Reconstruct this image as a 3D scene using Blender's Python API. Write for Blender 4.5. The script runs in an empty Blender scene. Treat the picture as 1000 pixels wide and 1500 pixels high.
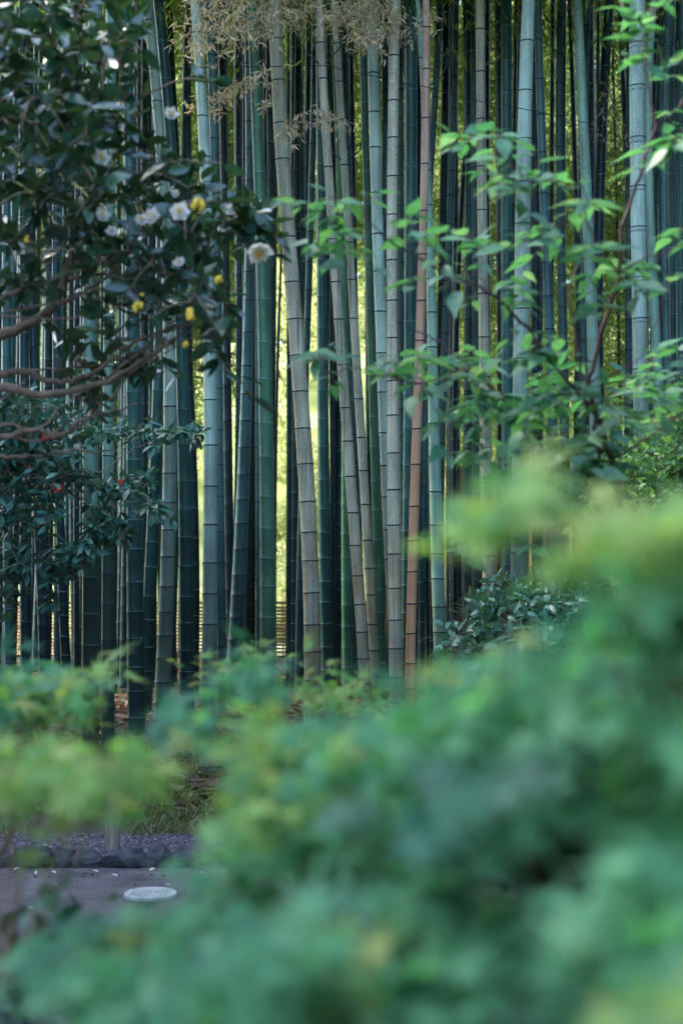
import bpy, math, random
import numpy as np
from math import radians as R, sin, cos, pi

SEED = 7
random.seed(SEED)
rng = np.random.default_rng(SEED)
sc = bpy.context.scene
COL = sc.collection

# ------------------------------------------------------------------ camera geometry
F = 2400.0
PITCH = math.atan(80 / F)
CAMZ = 1.6
def at(px, py, Y):
    """point seen at photo pixel (px,py) (1000x1500 frame) at distance Y"""
    u = (px - 500) / F; v = (750 - py) / F
    dx, dy, dz = u, cos(PITCH) - v * sin(PITCH), sin(PITCH) + v * cos(PITCH)
    k = Y / dy
    return np.array([dx * k, Y, CAMZ + dz * k])

def sstep(a, b, x):
    t = np.clip((x - a) / (b - a), 0, 1)
    return t * t * (3 - 2 * t)

def ground(x, y):
    """height of the terrain"""
    z = 0.50 * sstep(9.7, 12.0, y)
    m = 1.25 * sstep(0.35, 2.2, x) * sstep(8.6, 9.5, y) * (1 - 0.75 * sstep(10.6, 13.0, y))
    z = z + m
    z = z + 0.03 * np.sin(1.7 * x + 0.6 * y) * sstep(9.5, 10.5, y)
    z = z + 5.6 * sstep(23.6, 33.0, y)
    z = z + 9.0 * sstep(60, 170, y)
    return z

# ------------------------------------------------------------------ object helpers
def tag(o, label=None, cat=None, group=None, kind=None):
    if label: o['label'] = label
    if cat: o['category'] = cat
    if group: o['group'] = group
    if kind: o['kind'] = kind
    return o

def link(o, parent=None):
    COL.objects.link(o)
    if parent is not None: o.parent = parent
    return o

def empty(name, loc=(0, 0, 0)):
    o = bpy.data.objects.new(name, None)
    o.location = [float(c) for c in loc]
    o.empty_display_size = 0.2
    return link(o)

def mesh_obj(name, V, faces, mats, parent=None, smooth=True, midx=None, loc=None):
    """faces: list of (n,k) int arrays"""
    me = bpy.data.meshes.new(name)
    V = np.asarray(V, dtype=np.float32)
    groups = [np.asarray(f, dtype=np.int32) for f in faces if len(f)]
    nl = sum(g.size for g in groups); nf = sum(len(g) for g in groups)
    me.vertices.add(len(V)); me.vertices.foreach_set('co', V.ravel())
    me.loops.add(nl); me.polygons.add(nf)
    me.loops.foreach_set('vertex_index', np.concatenate([g.ravel() for g in groups]))
    tot = np.concatenate([np.full(len(g), g.shape[1], dtype=np.int32) for g in groups])
    st = np.concatenate([[0], np.cumsum(tot)[:-1]]).astype(np.int32)
    me.polygons.foreach_set('loop_start', st)
    me.polygons.foreach_set('use_smooth', np.full(nf, smooth))
    if midx is not None: me.polygons.foreach_set('material_index', np.asarray(midx, dtype=np.int32))
    for m in (mats if isinstance(mats, (list, tuple)) else [mats]): me.materials.append(m)
    me.update(calc_edges=True); me.validate()
    o = bpy.data.objects.new(name, me)
    if loc is not None: o.location = [float(c) for c in loc]
    return link(o, parent)

class MB:
    """collects quads / tris with material indices"""
    def __init__(s): s.V = []; s.n = 0; s.F = {}
    def add(s, V, faces, mi=0):
        V = np.asarray(V, dtype=float)
        f = np.asarray(faces, dtype=int) + s.n
        s.V.append(V); s.n += len(V)
        s.F.setdefault((f.shape[1], mi), []).append(f)
        return s
    def tube(s, pts, rad, seg=7, mi=0, cap=True):
        P = np.asarray(pts, dtype=float); n = len(P)
        if n < 2: return s
        rad = np.broadcast_to(np.asarray(rad, dtype=float), (n,))
        T = np.gradient(P, axis=0); T /= np.linalg.norm(T, axis=1)[:, None] + 1e-9
        ref = np.array([0.31, 0.2, 0.93]) if abs(T[0][2]) < .8 else np.array([1., .1, 0])
        A = np.cross(T, ref); A /= np.linalg.norm(A, axis=1)[:, None] + 1e-9
        B = np.cross(T, A)
        a = np.linspace(0, 2 * pi, seg, endpoint=False)
        V = P[:, None, :] + rad[:, None, None] * (np.cos(a)[None, :, None] * A[:, None, :] + np.sin(a)[None, :, None] * B[:, None, :])
        V = V.reshape(-1, 3)
        i = np.arange(n - 1)[:, None] * seg; j = np.arange(seg)[None, :]; j2 = (j + 1) % seg
        q = np.stack([i + j, i + j2, i + seg + j2, i + seg + j], -1).reshape(-1, 4)
        base = s.n
        s.add(V, q, mi)
        return s
    def box(s, c, d, mi=0, rz=0.0, ry=0.0):
        c = np.asarray(c, float); d = np.asarray(d, float) / 2
        V = np.array([[x, y, z] for x in (-1, 1) for y in (-1, 1) for z in (-1, 1)]) * d
        if ry:
            V = V @ np.array([[cos(ry), 0, -sin(ry)], [0, 1, 0], [sin(ry), 0, cos(ry)]])
        if rz:
            V = V @ np.array([[cos(rz), sin(rz), 0], [-sin(rz), cos(rz), 0], [0, 0, 1]])
        s.add(V + c, [[0, 1, 3, 2], [4, 6, 7, 5], [0, 4, 5, 1], [2, 3, 7, 6], [0, 2, 6, 4], [1, 5, 7, 3]], mi)
        return s
    def build(s, name, mats, parent=None, smooth=True, loc=None):
        V = np.concatenate(s.V); fs = []; mi = []
        for (k, m), L in s.F.items():
            f = np.concatenate(L); fs.append(f); mi.append(np.full(len(f), m))
        return mesh_obj(name, V, fs, mats, parent, smooth, np.concatenate(mi), loc)

def smooth_path(pts, n=8):
    """Catmull-Rom through points"""
    P = np.asarray(pts, float)
    if len(P) < 3: return np.array([P[0] + (P[-1] - P[0]) * t for t in np.linspace(0, 1, n)])
    Q = np.vstack([2 * P[0] - P[1], P, 2 * P[-1] - P[-2]]); out = []
    for i in range(1, len(Q) - 2):
        for t in np.linspace(0, 1, n, endpoint=False):
            p0, p1, p2, p3 = Q[i - 1:i + 3]
            out.append(.5 * ((2 * p1) + (-p0 + p2) * t + (2 * p0 - 5 * p1 + 4 * p2 - p3) * t * t + (-p0 + 3 * p1 - 3 * p2 + p3) * t ** 3))
    out.append(P[-1]); return np.array(out)

# ------------------------------------------------------------------ leaf templates (length 1 along +Y, normal +Z)
def leaf_ovate(w=.5, fold=.12, droop=.12, tip=.0, shape='ell'):
    t = np.array([0, .14, .34, .56, .78, 1.0])
    if shape == 'ell': hw = np.array([0, .30, .49, .48, .30, 0]) * w
    else: hw = np.array([0, .40, .52, .40, .17, 0]) * w           # ovate, drawn-out tip
    z = -droop * t ** 2
    V = []; 
    for k in range(6): V.append([0, t[k], z[k]])
    for k in range(1, 5): V.append([-hw[k], t[k] - .02, z[k] + fold * hw[k] * 2])
    for k in range(1, 5): V.append([hw[k], t[k] - .02, z[k] + fold * hw[k] * 2])
    tri = [[0, 1, 6], [0, 10, 1], [4, 5, 9], [4, 13, 5]]
    quad = [[1, 2, 7, 6], [2, 3, 8, 7], [3, 4, 9, 8], [1, 10, 11, 2], [2, 11, 12, 3], [3, 12, 13, 4]]
    return np.array(V), [np.array(tri), np.array(quad)]

def leaf_blade(w=.16, droop=.18):
    V = [[0, 0, 0], [-w / 2, .33, -.03], [w / 2, .33, -.03], [-w * .33, .68, -droop * .45], [w * .33, .68, -droop * .45], [0, 1, -droop]]
    return np.array(V), [np.array([[0, 2, 1], [3, 4, 5]]), np.array([[1, 2, 4, 3]])]

def leaf_maple(droop=.10):
    V = [[0, 0, 0]]
    lobes = [(-118, .42), (-78, .72), (-38, .93), (0, 1.05), (38, .93), (78, .72), (118, .42)]
    notch = [(-150, .08), (-98, .17), (-58, .22), (-19, .25), (19, .25), (58, .22), (98, .17), (150, .08)]
    for a, l in notch: V.append([sin(R(a)) * l, cos(R(a)) * l, 0])
    for a, l in lobes: V.append([sin(R(a)) * l, cos(R(a)) * l, -droop * l])
    V = np.array(V); V[:, 1] += .1
    q = [[0, 1 + k, 9 + k, 2 + k] for k in range(7)]
    return V, [np.array(q)]

def frames(dirs, ups):
    """rotation matrices with columns (x, y=dir, z~up)"""
    y = dirs / (np.linalg.norm(dirs, axis=1)[:, None] + 1e-9)
    x = np.cross(y, ups); x /= np.linalg.norm(x, axis=1)[:, None] + 1e-9
    z = np.cross(x, y)
    return np.stack([x, y, z], -1)

def leaves_arrays(tmpl, pos, dirs, ups, size):
    V, Fs = tmpl; n = len(pos); k = len(V)
    M = frames(np.asarray(dirs, float), np.asarray(ups, float))
    W = np.einsum('nij,kj->nki', M, V) * np.asarray(size)[:, None, None] + np.asarray(pos)[:, None, :]
    off = (np.arange(n) * k)[:, None, None]
    return W.reshape(-1, 3), [(f[None] + off).reshape(-1, f.shape[1]) for f in Fs]

def leaves_obj(name, tmpl, pos, dirs, ups, size, mat, parent=None, midx_fn=None):
    V, Fs = leaves_arrays(tmpl, pos, dirs, ups, size)
    mi = None
    if midx_fn is not None:
        lm = midx_fn
        mi = np.concatenate([np.repeat(lm, len(f)) for f in tmpl[1]])
    return mesh_obj(name, V, Fs, mat, parent, True, mi)

def rdir(n, zlo=-1, zhi=1):
    z = rng.uniform(zlo, zhi, n); a = rng.uniform(0, 2 * pi, n); r = np.sqrt(np.clip(1 - z * z, 0, 1))
    return np.stack([r * np.cos(a), r * np.sin(a), z], -1)

# ------------------------------------------------------------------ materials
def newmat(name):
    m = bpy.data.materials.new(name); m.use_nodes = True
    nt = m.node_tree; nt.nodes.clear()
    out = nt.nodes.new('ShaderNodeOutputMaterial')
    return m, nt, out

def ramp(nt, stops):
    r = nt.nodes.new('ShaderNodeValToRGB'); e = r.color_ramp.elements
    while len(e) < len(stops): e.new(.5)
    for i, (p, c) in enumerate(stops):
        e[i].position = p; e[i].color = (*c, 1)
    return r

def leafmat(name, cols, rough=.45, trans=.35, tcol=None, spec=.5, bump=False):
    """cols: list of base colours picked per leaf"""
    m, nt, out = newmat(name); L = nt.links.new
    g = nt.nodes.new('ShaderNodeNewGeometry')
    r = ramp(nt, [(i / max(1, len(cols) - 1), c) for i, c in enumerate(cols)])
    L(g.outputs['Random Per Island'], r.inputs[0])
    # mottling inside the leaf
    tc = nt.nodes.new('ShaderNodeTexCoord'); nz = nt.nodes.new('ShaderNodeTexNoise'); nz.inputs['Scale'].default_value = 35
    L(tc.outputs['Object'], nz.inputs['Vector'])
    mx = nt.nodes.new('ShaderNodeMix'); mx.data_type = 'RGBA'; mx.blend_type = 'MULTIPLY'
    mr = nt.nodes.new('ShaderNodeMapRange'); mr.inputs[1].default_value = .3; mr.inputs[2].default_value = .7
    mr.inputs[3].default_value = .75; mr.inputs[4].default_value = 1.15
    L(nz.outputs['Fac'], mr.inputs[0])
    mx.inputs[0].default_value = 1
    L(r.outputs[0], mx.inputs[6]); L(mr.outputs[0], mx.inputs[7])
    b = nt.nodes.new('ShaderNodeBsdfPrincipled')
    L(mx.outputs[2], b.inputs['Base Color']); b.inputs['Roughness'].default_value = rough
    b.inputs['Specular IOR Level'].default_value = spec
    t = nt.nodes.new('ShaderNodeBsdfTranslucent')
    if tcol is None:
        hs = nt.nodes.new('ShaderNodeMix'); hs.data_type = 'RGBA'; hs.blend_type = 'MULTIPLY'; hs.inputs[0].default_value = 1
        hs.inputs[7].default_value = (1.5, 1.7, .75, 1)
        L(mx.outputs[2], hs.inputs[6]); L(hs.outputs[2], t.inputs['Color'])
    else: t.inputs['Color'].default_value = (*tcol, 1)
    ms = nt.nodes.new('ShaderNodeMixShader'); ms.inputs[0].default_value = trans
    L(b.outputs[0], ms.inputs[1]); L(t.outputs[0], ms.inputs[2]); L(ms.outputs[0], out.inputs[0])
    return m

def culmmat(name, base, alt, speck=.0, spcol=(.5, .52, .5), rough=.45, streak=None, stain=None, stain_z=(1.0, 2.0), foot_tint_shade=None, foot_tint_shade_z=(1.3, 2.6)):
    """bamboo skin: long vertical streaks, blotches, lichen specks; optional brown stain near the foot"""
    m, nt, out = newmat(name); L = nt.links.new; N = nt.nodes.new
    tc = N('ShaderNodeTexCoord')
    mp = N('ShaderNodeMapping'); mp.inputs['Scale'].default_value = (60, 60, 1.6); L(tc.outputs['Object'], mp.inputs[0])
    n1 = N('ShaderNodeTexNoise'); n1.inputs['Scale'].default_value = 1; n1.inputs['Detail'].default_value = 5; L(mp.outputs[0], n1.inputs['Vector'])
    r1 = ramp(nt, [(.30, base), (.70, alt)]); L(n1.outputs['Fac'], r1.inputs[0])
    # large patches
    mp2 = N('ShaderNodeMapping'); mp2.inputs['Scale'].default_value = (9, 9, 2.2); L(tc.outputs['Object'], mp2.inputs[0])
    n2 = N('ShaderNodeTexNoise'); n2.inputs['Scale'].default_value = 1; n2.inputs['Detail'].default_value = 4; L(mp2.outputs[0], n2.inputs['Vector'])
    v2 = N('ShaderNodeMapRange'); v2.inputs[1].default_value = .3; v2.inputs[2].default_value = .7; v2.inputs[3].default_value = .5; v2.inputs[4].default_value = 1.3
    L(n2.outputs['Fac'], v2.inputs[0])
    mu = N('ShaderNodeMix'); mu.data_type = 'RGBA'; mu.blend_type = 'MULTIPLY'; mu.inputs[0].default_value = 1
    L(r1.outputs[0], mu.inputs[6]); L(v2.outputs[0], mu.inputs[7]); cur = mu.outputs[2]
    # specks
    n3 = N('ShaderNodeTexNoise'); n3.inputs['Scale'].default_value = 85; n3.inputs['Detail'].default_value = 6; n3.inputs['Roughness'].default_value = .75; L(tc.outputs['Object'], n3.inputs['Vector'])
    s3 = N('ShaderNodeMapRange'); s3.inputs[1].default_value = .50; s3.inputs[2].default_value = .62; s3.inputs[3].default_value = 0; s3.inputs[4].default_value = speck
    L(n3.outputs['Fac'], s3.inputs[0])
    m3 = N('ShaderNodeMix'); m3.data_type = 'RGBA'; L(s3.outputs[0], m3.inputs[0]); L(cur, m3.inputs[6]); m3.inputs[7].default_value = (*spcol, 1); cur = m3.outputs[2]
    sep = N('ShaderNodeSeparateXYZ'); L(tc.outputs['Object'], sep.inputs[0])
    if streak:
        mp4 = N('ShaderNodeMapping'); mp4.inputs['Scale'].default_value = (38, 38, .5); mp4.inputs['Location'].default_value = (3, 7, 1); L(tc.outputs['Object'], mp4.inputs[0])
        n4 = N('ShaderNodeTexNoise'); n4.inputs['Scale'].default_value = 1; n4.inputs['Detail'].default_value = 3; L(mp4.outputs[0], n4.inputs['Vector'])
        s4 = N('ShaderNodeMapRange'); s4.inputs[1].default_value = .56; s4.inputs[2].default_value = .68; s4.inputs[4].default_value = .75; L(n4.outputs['Fac'], s4.inputs[0])
        m4 = N('ShaderNodeMix'); m4.data_type = 'RGBA'; L(s4.outputs[0], m4.inputs[0]); L(cur, m4.inputs[6]); m4.inputs[7].default_value = (*streak, 1); cur = m4.outputs[2]
    if stain:
        mp5 = N('ShaderNodeMapping'); mp5.inputs['Scale'].default_value = (16, 16, 1.8); mp5.inputs['Location'].default_value = (11, 2, 5); L(tc.outputs['Object'], mp5.inputs[0])
        n5 = N('ShaderNodeTexNoise'); n5.inputs['Scale'].default_value = 1; n5.inputs['Detail'].default_value = 5; L(mp5.outputs[0], n5.inputs['Vector'])
        s5 = N('ShaderNodeMapRange'); s5.inputs[1].default_value = .44; s5.inputs[2].default_value = .58; L(n5.outputs['Fac'], s5.inputs[0])
        z5 = N('ShaderNodeMapRange'); z5.inputs[1].default_value = stain_z[0]; z5.inputs[2].default_value = stain_z[1]; z5.inputs[3].default_value = .9; z5.inputs[4].default_value = 0
        L(sep.outputs[2], z5.inputs[0])
        mm = N('ShaderNodeMath'); mm.operation = 'MULTIPLY'; L(s5.outputs[0], mm.inputs[0]); L(z5.outputs[0], mm.inputs[1])
        m5 = N('ShaderNodeMix'); m5.data_type = 'RGBA'; L(mm.outputs[0], m5.inputs[0]); L(cur, m5.inputs[6]); m5.inputs[7].default_value = (*stain, 1); cur = m5.outputs[2]
    if foot_tint_shade:  # lower skin: algae plus grove shade painted in; on pink an orange foot
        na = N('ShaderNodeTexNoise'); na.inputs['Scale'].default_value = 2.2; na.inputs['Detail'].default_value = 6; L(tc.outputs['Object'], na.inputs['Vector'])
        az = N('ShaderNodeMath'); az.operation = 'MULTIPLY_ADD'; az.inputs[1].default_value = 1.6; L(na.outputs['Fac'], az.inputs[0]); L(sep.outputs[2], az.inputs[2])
        za = N('ShaderNodeMapRange'); za.inputs[1].default_value = foot_tint_shade_z[0] + .3; za.inputs[2].default_value = foot_tint_shade_z[1] + .3; za.inputs[3].default_value = .85; za.inputs[4].default_value = 0
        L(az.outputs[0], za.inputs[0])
        ma = N('ShaderNodeMix'); ma.data_type = 'RGBA'; L(za.outputs[0], ma.inputs[0]); L(cur, ma.inputs[6]); ma.inputs[7].default_value = (*foot_tint_shade, 1); cur = ma.outputs[2]
    # every culm a little different
    oi = N('ShaderNodeObjectInfo'); hv = N('ShaderNodeHueSaturation')
    v = N('ShaderNodeMapRange'); v.inputs[3].default_value = .8; v.inputs[4].default_value = 1.2; L(oi.outputs['Random'], v.inputs[0]); L(v.outputs[0], hv.inputs['Value'])
    L(cur, hv.inputs['Color'])
    b = N('ShaderNodeBsdfPrincipled'); L(hv.outputs[0], b.inputs['Base Color']); b.inputs['Roughness'].default_value = rough
    b.inputs['Specular IOR Level'].default_value = .3
    bp = N('ShaderNodeBump'); bp.inputs['Strength'].default_value = .25; bp.inputs['Distance'].default_value = .002
    L(n1.outputs['Fac'], bp.inputs['Height']); L(bp.outputs[0], b.inputs['Normal'])
    L(b.outputs[0], out.inputs[0])
    return m

def plain(name, c1, c2=None, scale=20, rough=.7, bump=.0, detail=6, spec=.3, stretch=None):
    m, nt, out = newmat(name); L = nt.links.new; N = nt.nodes.new
    tc = N('ShaderNodeTexCoord'); n = N('ShaderNodeTexNoise'); n.inputs['Scale'].default_value = scale; n.inputs['Detail'].default_value = detail
    if stretch:
        mp = N('ShaderNodeMapping'); mp.inputs['Scale'].default_value = stretch; L(tc.outputs['Object'], mp.inputs[0]); L(mp.outputs[0], n.inputs['Vector'])
    else: L(tc.outputs['Object'], n.inputs['Vector'])
    r = ramp(nt, [(.32, c1), (.68, c2 or c1)]); L(n.outputs['Fac'], r.inputs[0])
    b = N('ShaderNodeBsdfPrincipled'); L(r.outputs[0], b.inputs['Base Color']); b.inputs['Roughness'].default_value = rough
    b.inputs['Specular IOR Level'].default_value = spec
    if bump:
        bp = N('ShaderNodeBump'); bp.inputs['Strength'].default_value = bump; bp.inputs['Distance'].default_value = .02
        L(n.outputs['Fac'], bp.inputs['Height']); L(bp.outputs[0], b.inputs['Normal'])
    L(b.outputs[0], out.inputs[0])
    return m

MC = {
 'pale':  culmmat('bamboo_skin_pale_blue', (.22, .34, .265), (.36, .47, .36), .6, (.46, .52, .43), foot_tint_shade=(.055, .095, .07), foot_tint_shade_z=(1.3, 3.0)),
 'grey':  culmmat('bamboo_skin_weathered_grey', (.26, .26, .17), (.42, .39, .26), .75, (.50, .50, .38), .6, streak=(.09, .085, .05), stain=(.26, .15, .04), stain_z=(.6, 1.7), foot_tint_shade=(.13, .14, .08), foot_tint_shade_z=(.3, 1.8)),
 'green': culmmat('bamboo_skin_fresh_green', (.03, .115, .062), (.07, .18, .095), .45, (.18, .28, .17), .4, foot_tint_shade=(.014, .055, .035), foot_tint_shade_z=(.2, 2.0)),
 'pgreen': culmmat('bamboo_skin_pale_green', (.13, .27, .20), (.23, .36, .25), .5, (.40, .48, .36), .45, foot_tint_shade=(.065, .12, .075), foot_tint_shade_z=(.4, 2.0)),
 'teal':  culmmat('bamboo_skin_teal', (.018, .085, .075), (.045, .13, .108), .25, (.11, .19, .165), .35, foot_tint_shade=(.009, .034, .030)),
 'slate': culmmat('bamboo_skin_slate_blue', (.032, .100, .100), (.070, .155, .142), .3, (.17, .24, .22), .4, foot_tint_shade=(.016, .042, .046)),
 'dark':  culmmat('bamboo_skin_dark', (.008, .028, .034), (.020, .052, .056), .10, (.06, .10, .10), .4, foot_tint_shade=(.006, .016, .019)),
 'black': culmmat('bamboo_skin_dark_foot', (.12, .25, .18), (.20, .33, .23), .25, (.33, .40, .32), .4, foot_tint_shade=(.008, .025, .022), foot_tint_shade_z=(2.0, 2.5)),  # dark foot is old skin and painted shade together
 'pink':  culmmat('bamboo_skin_dry_pink', (.60, .31, .22), (.70, .44, .33), .3, (.58, .50, .42), .55, streak=(.28, .25, .10), stain=(.36, .10, .035), stain_z=(.6, 1.5), foot_tint_shade=(.62, .33, .16), foot_tint_shade_z=(2.2, 4.2)),
}
M_NODE = plain('node_scar_dark', (.012, .020, .026), (.03, .04, .045), 60, .7)
M_WAX = plain('node_wax_pale', (.06, .13, .12), (.32, .40, .38), 75, .8)
M_LEAF_BAM = leafmat('bamboo_leaf', [(.09, .15, .04), (.18, .25, .06), (.26, .32, .09), (.08, .14, .05)], .5, .5)
M_LEAF_BAM_DRY = leafmat('bamboo_leaf_greying', [(.20, .25, .10), (.72, .54, .34), (.36, .34, .16), (.76, .56, .40), (.22, .26, .11)], .5, .4, (.62, .50, .24))
M_LEAF_CAM = leafmat('camellia_leaf', [(.012, .046, .028), (.020, .075, .040), (.032, .10, .048), (.014, .055, .034)], .22, .10, (.10, .24, .04), .65)
M_LEAF_CAM2 = leafmat('red_camellia_leaf', [(.03, .115, .09), (.05, .16, .115), (.07, .20, .14), (.04, .135, .10), (.10, .19, .10)], .42, .15, (.10, .24, .08), .4)
M_LEAF_SHRUB = leafmat('spindle_leaf', [(.045, .15, .09), (.065, .19, .105), (.10, .25, .13), (.05, .16, .11), (.20, .33, .21)], .48, .42, None, .4)
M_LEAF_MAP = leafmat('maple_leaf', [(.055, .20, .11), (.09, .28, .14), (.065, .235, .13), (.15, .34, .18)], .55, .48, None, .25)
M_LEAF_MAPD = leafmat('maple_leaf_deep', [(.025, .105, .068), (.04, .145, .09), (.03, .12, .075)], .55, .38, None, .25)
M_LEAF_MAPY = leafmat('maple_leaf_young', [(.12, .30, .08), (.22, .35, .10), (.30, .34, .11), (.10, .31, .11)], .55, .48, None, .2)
M_LEAF_LOW = leafmat('dark_shrub_leaf', [(.012, .05, .035), (.022, .075, .05), (.018, .065, .045)], .5, .2)
M_LEAF_FINE = leafmat('bright_shrub_leaf', [(0.084, 0.210, 0.091), (0.140, 0.294, 0.112), (0.196, 0.322, 0.112), (0.070, 0.182, 0.105)], .45, .4)
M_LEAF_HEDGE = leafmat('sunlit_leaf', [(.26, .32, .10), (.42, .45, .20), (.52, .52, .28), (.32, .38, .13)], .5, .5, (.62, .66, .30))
M_LEAF_FAR = leafmat('far_wood_leaf', [(.12, .18, .05), (.20, .26, .08), (.30, .34, .12)], .6, .45)
M_GRASS = leafmat('grass_blade', [(.06, .13, .04), (.12, .18, .06), (.28, .26, .13), (.09, .14, .05)], .6, .3)
M_LITTER = leafmat('dead_leaf', [(.10, .05, .03), (.17, .095, .055), (.08, .045, .03), (.26, .16, .10)], .7, .2, (.15, .08, .04))
M_BARK = plain('camellia_bark', (.11, .085, .06), (.27, .20, .14), 26, .8, .5, stretch=(1, 1, 1))
M_TWIG = plain('pale_twig_bark', (.20, .16, .13), (.34, .28, .22), 40, .8)
M_BARKP = plain('purple_brown_bark', (.055, .028, .03), (.12, .06, .055), 30, .6, .2)
M_BARKM = plain('maple_bark', (.10, .07, .04), (.18, .13, .08), 20, .8, .2)
M_ROCK = plain('edging_rock', (.025, .028, .034), (.085, .09, .10), 9, .85, .9, 12)
M_ROCKP = plain('pale_rock', (.22, .20, .18), (.36, .33, .29), 8, .85, .7, 12)
M_WHITE = plain('white_enamel', (.36, .38, .36), (.56, .57, .54), 14, .6)
M_PETW = leafmat('white_petal', [(.82, .80, .74), (.88, .84, .78)], .5, .35, (.85, .82, .66))
M_PETR = leafmat('red_petal', [(.70, .03, .08), (.80, .07, .14)], .45, .3, (.9, .1, .18))
M_STAM = plain('yellow_stamen', (.75, .48, .04), (.85, .60, .08), 60, .7)
M_PINKBUD = plain('pink_bud', (.55, .25, .22), (.60, .35, .28), 60, .6)
M_WIRE = plain('dark_wire', (.01, .012, .015), None, 10, .6)
M_FENCE = plain('tan_bamboo_fence', (.50, .30, .13), (.68, .46, .24), 30, .7, .3)
M_TIMBER = plain('orange_timber', (.46, .20, .06), (.60, .32, .12), 20, .7, .3, stretch=(6, 6, .6))
M_DRYLEAF = leafmat('fallen_leaf', [(.62, .50, .14), (.60, .46, .28), (.50, .16, .08), (.55, .58, .20)], .6, .2)
M_STUBBLE = plain('path_pebble', (.10, .095, .11), (.30, .28, .31), 3, .8)

# ------------------------------------------------------------------ terrain sheet
def ground_mat():
    m, nt, out = newmat('forest_floor'); L = nt.links.new; N = nt.nodes.new
    tc = N('ShaderNodeTexCoord')
    n = N('ShaderNodeTexNoise'); n.inputs['Scale'].default_value = 3; n.inputs['Detail'].default_value = 9; L(tc.outputs['Object'], n.inputs['Vector'])
    r = ramp(nt, [(.30, (.02, .028, .018)), (.5, (.055, .05, .032)), (.68, (.10, .075, .048))]); L(n.outputs['Fac'], r.inputs[0])
    n2 = N('ShaderNodeTexNoise'); n2.inputs['Scale'].default_value = 60; n2.inputs['Detail'].default_value = 4; L(tc.outputs['Object'], n2.inputs['Vector'])
    mx = N('ShaderNodeMix'); mx.data_type = 'RGBA'; mx.blend_type = 'OVERLAY'; mx.inputs[0].default_value = .6
    L(r.outputs[0], mx.inputs[6]); L(n2.outputs['Color'], mx.inputs[7])
    b = N('ShaderNodeBsdfPrincipled'); L(mx.outputs[2], b.inputs['Base Color']); b.inputs['Roughness'].default_value = .95
    bp = N('ShaderNodeBump'); bp.inputs['Strength'].default_value = .7; bp.inputs['Distance'].default_value = .03; L(n2.outputs['Fac'], bp.inputs['Height']); L(bp.outputs[0], b.inputs['Normal'])
    L(b.outputs[0], out.inputs[0]); return m
def sheet(name, xs, ys, mat, dz=0.0, kind='structure'):
    X, Y = np.meshgrid(xs, ys); Z = ground(X, Y) + dz
    V = np.stack([X, Y, Z], -1).reshape(-1, 3); nx = len(xs)
    i = (np.arange(len(ys) - 1)[:, None] * nx + np.arange(nx - 1)[None]).ravel()
    q = np.stack([i, i + 1, i + nx + 1, i + nx], -1)
    o = mesh_obj(name, V, [q], mat); o['kind'] = kind; return o
xs = np.unique(np.concatenate([np.linspace(-300, -8, 20), np.linspace(-8, 8, 90), np.linspace(8, 300, 20)]))
ys = np.unique(np.concatenate([np.linspace(-60, 6, 12), np.linspace(6, 16, 70), np.linspace(16, 60, 40), np.linspace(60, 400, 20)]))
sheet('ground', xs, ys, ground_mat())
PATH = plain('asphalt_path', (.050, .045, .052), (.135, .12, .13), 4, .85, .6, 14)
sheet('path', np.linspace(-40, 40, 60), np.linspace(4.0, 8.72, 8), PATH, .006)
GRAV = plain('gravel_bed_base', (.05, .045, .055), (.16, .145, .16), 55, .9, 1.0, 8)
sheet('gravel_strip', np.linspace(-40, 3, 60), np.linspace(8.95, 9.75, 5), GRAV, .008)
# far path of the clearing behind the grove
CLEAR = plain('clearing_earth', (.42, .33, .24), (.55, .46, .34), 2, .9, .2)
sheet('clearing_path', np.linspace(-40, 40, 40), np.linspace(20.3, 23.4, 6), CLEAR, .006)

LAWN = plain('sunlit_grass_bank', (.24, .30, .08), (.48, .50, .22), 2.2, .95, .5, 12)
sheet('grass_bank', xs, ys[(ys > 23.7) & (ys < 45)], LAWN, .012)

# loose pebbles on the gravel strip and along the path edge
def pebbles(name, n, x0, x1, y0, y1, smin, smax, mat, label):
    ico = np.array([[0, 0, 1], [.89, 0, .45], [.28, .85, .45], [-.72, .53, .45], [-.72, -.53, .45], [.28, -.85, .45],
                    [.72, .53, -.45], [-.28, .85, -.45], [-.89, 0, -.45], [-.28, -.85, -.45], [.72, -.53, -.45], [0, 0, -1]])
    tri = np.array([[0,1,2],[0,2,3],[0,3,4],[0,4,5],[0,5,1],[1,6,2],[2,7,3],[3,8,4],[4,9,5],[5,10,1],[6,7,2],[7,8,3],[8,9,4],[9,10,5],[10,6,1],[11,7,6],[11,8,7],[11,9,8],[11,10,9],[11,6,10]])
    x = rng.uniform(x0, x1, n); y = rng.uniform(y0, y1, n); s = rng.uniform(smin, smax, n)
    p = np.stack([x, y, ground(x, y) + s * .3 + .01], -1)
    V, Fs = leaves_arrays((ico * [1, 1, .6], [tri]), p, rdir(n, -.1, .1), rdir(n, .9, 1), s)
    o = mesh_obj(name, V, Fs, mat, smooth=False); tag(o, label, 'gravel', kind='stuff'); return o
M_PEB = leafmat('pebble_stone', [(.03, .026, .036), (.075, .066, .085), (.14, .125, .15), (.05, .045, .06), (.28, .26, .29)], .85, 0.0)
pebbles('gravel', 26000, -3.2, 1.6, 8.96, 9.8, .005, .013, M_PEB, 'dark purple-grey gravel between the edging stones and the bamboo')

# ------------------------------------------------------------------ bamboo culms
def node_heights(z0, z1, k=1.0, rnd=random):
    z = z0 + rnd.uniform(.02, .12); out = []
    while z < z1:
        out.append(z); h = max(0, z - .4)
        z += k * (0.165 + 0.135 * min(1, h / 2.6)) * rnd.uniform(.87, 1.13)
    return out

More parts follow.
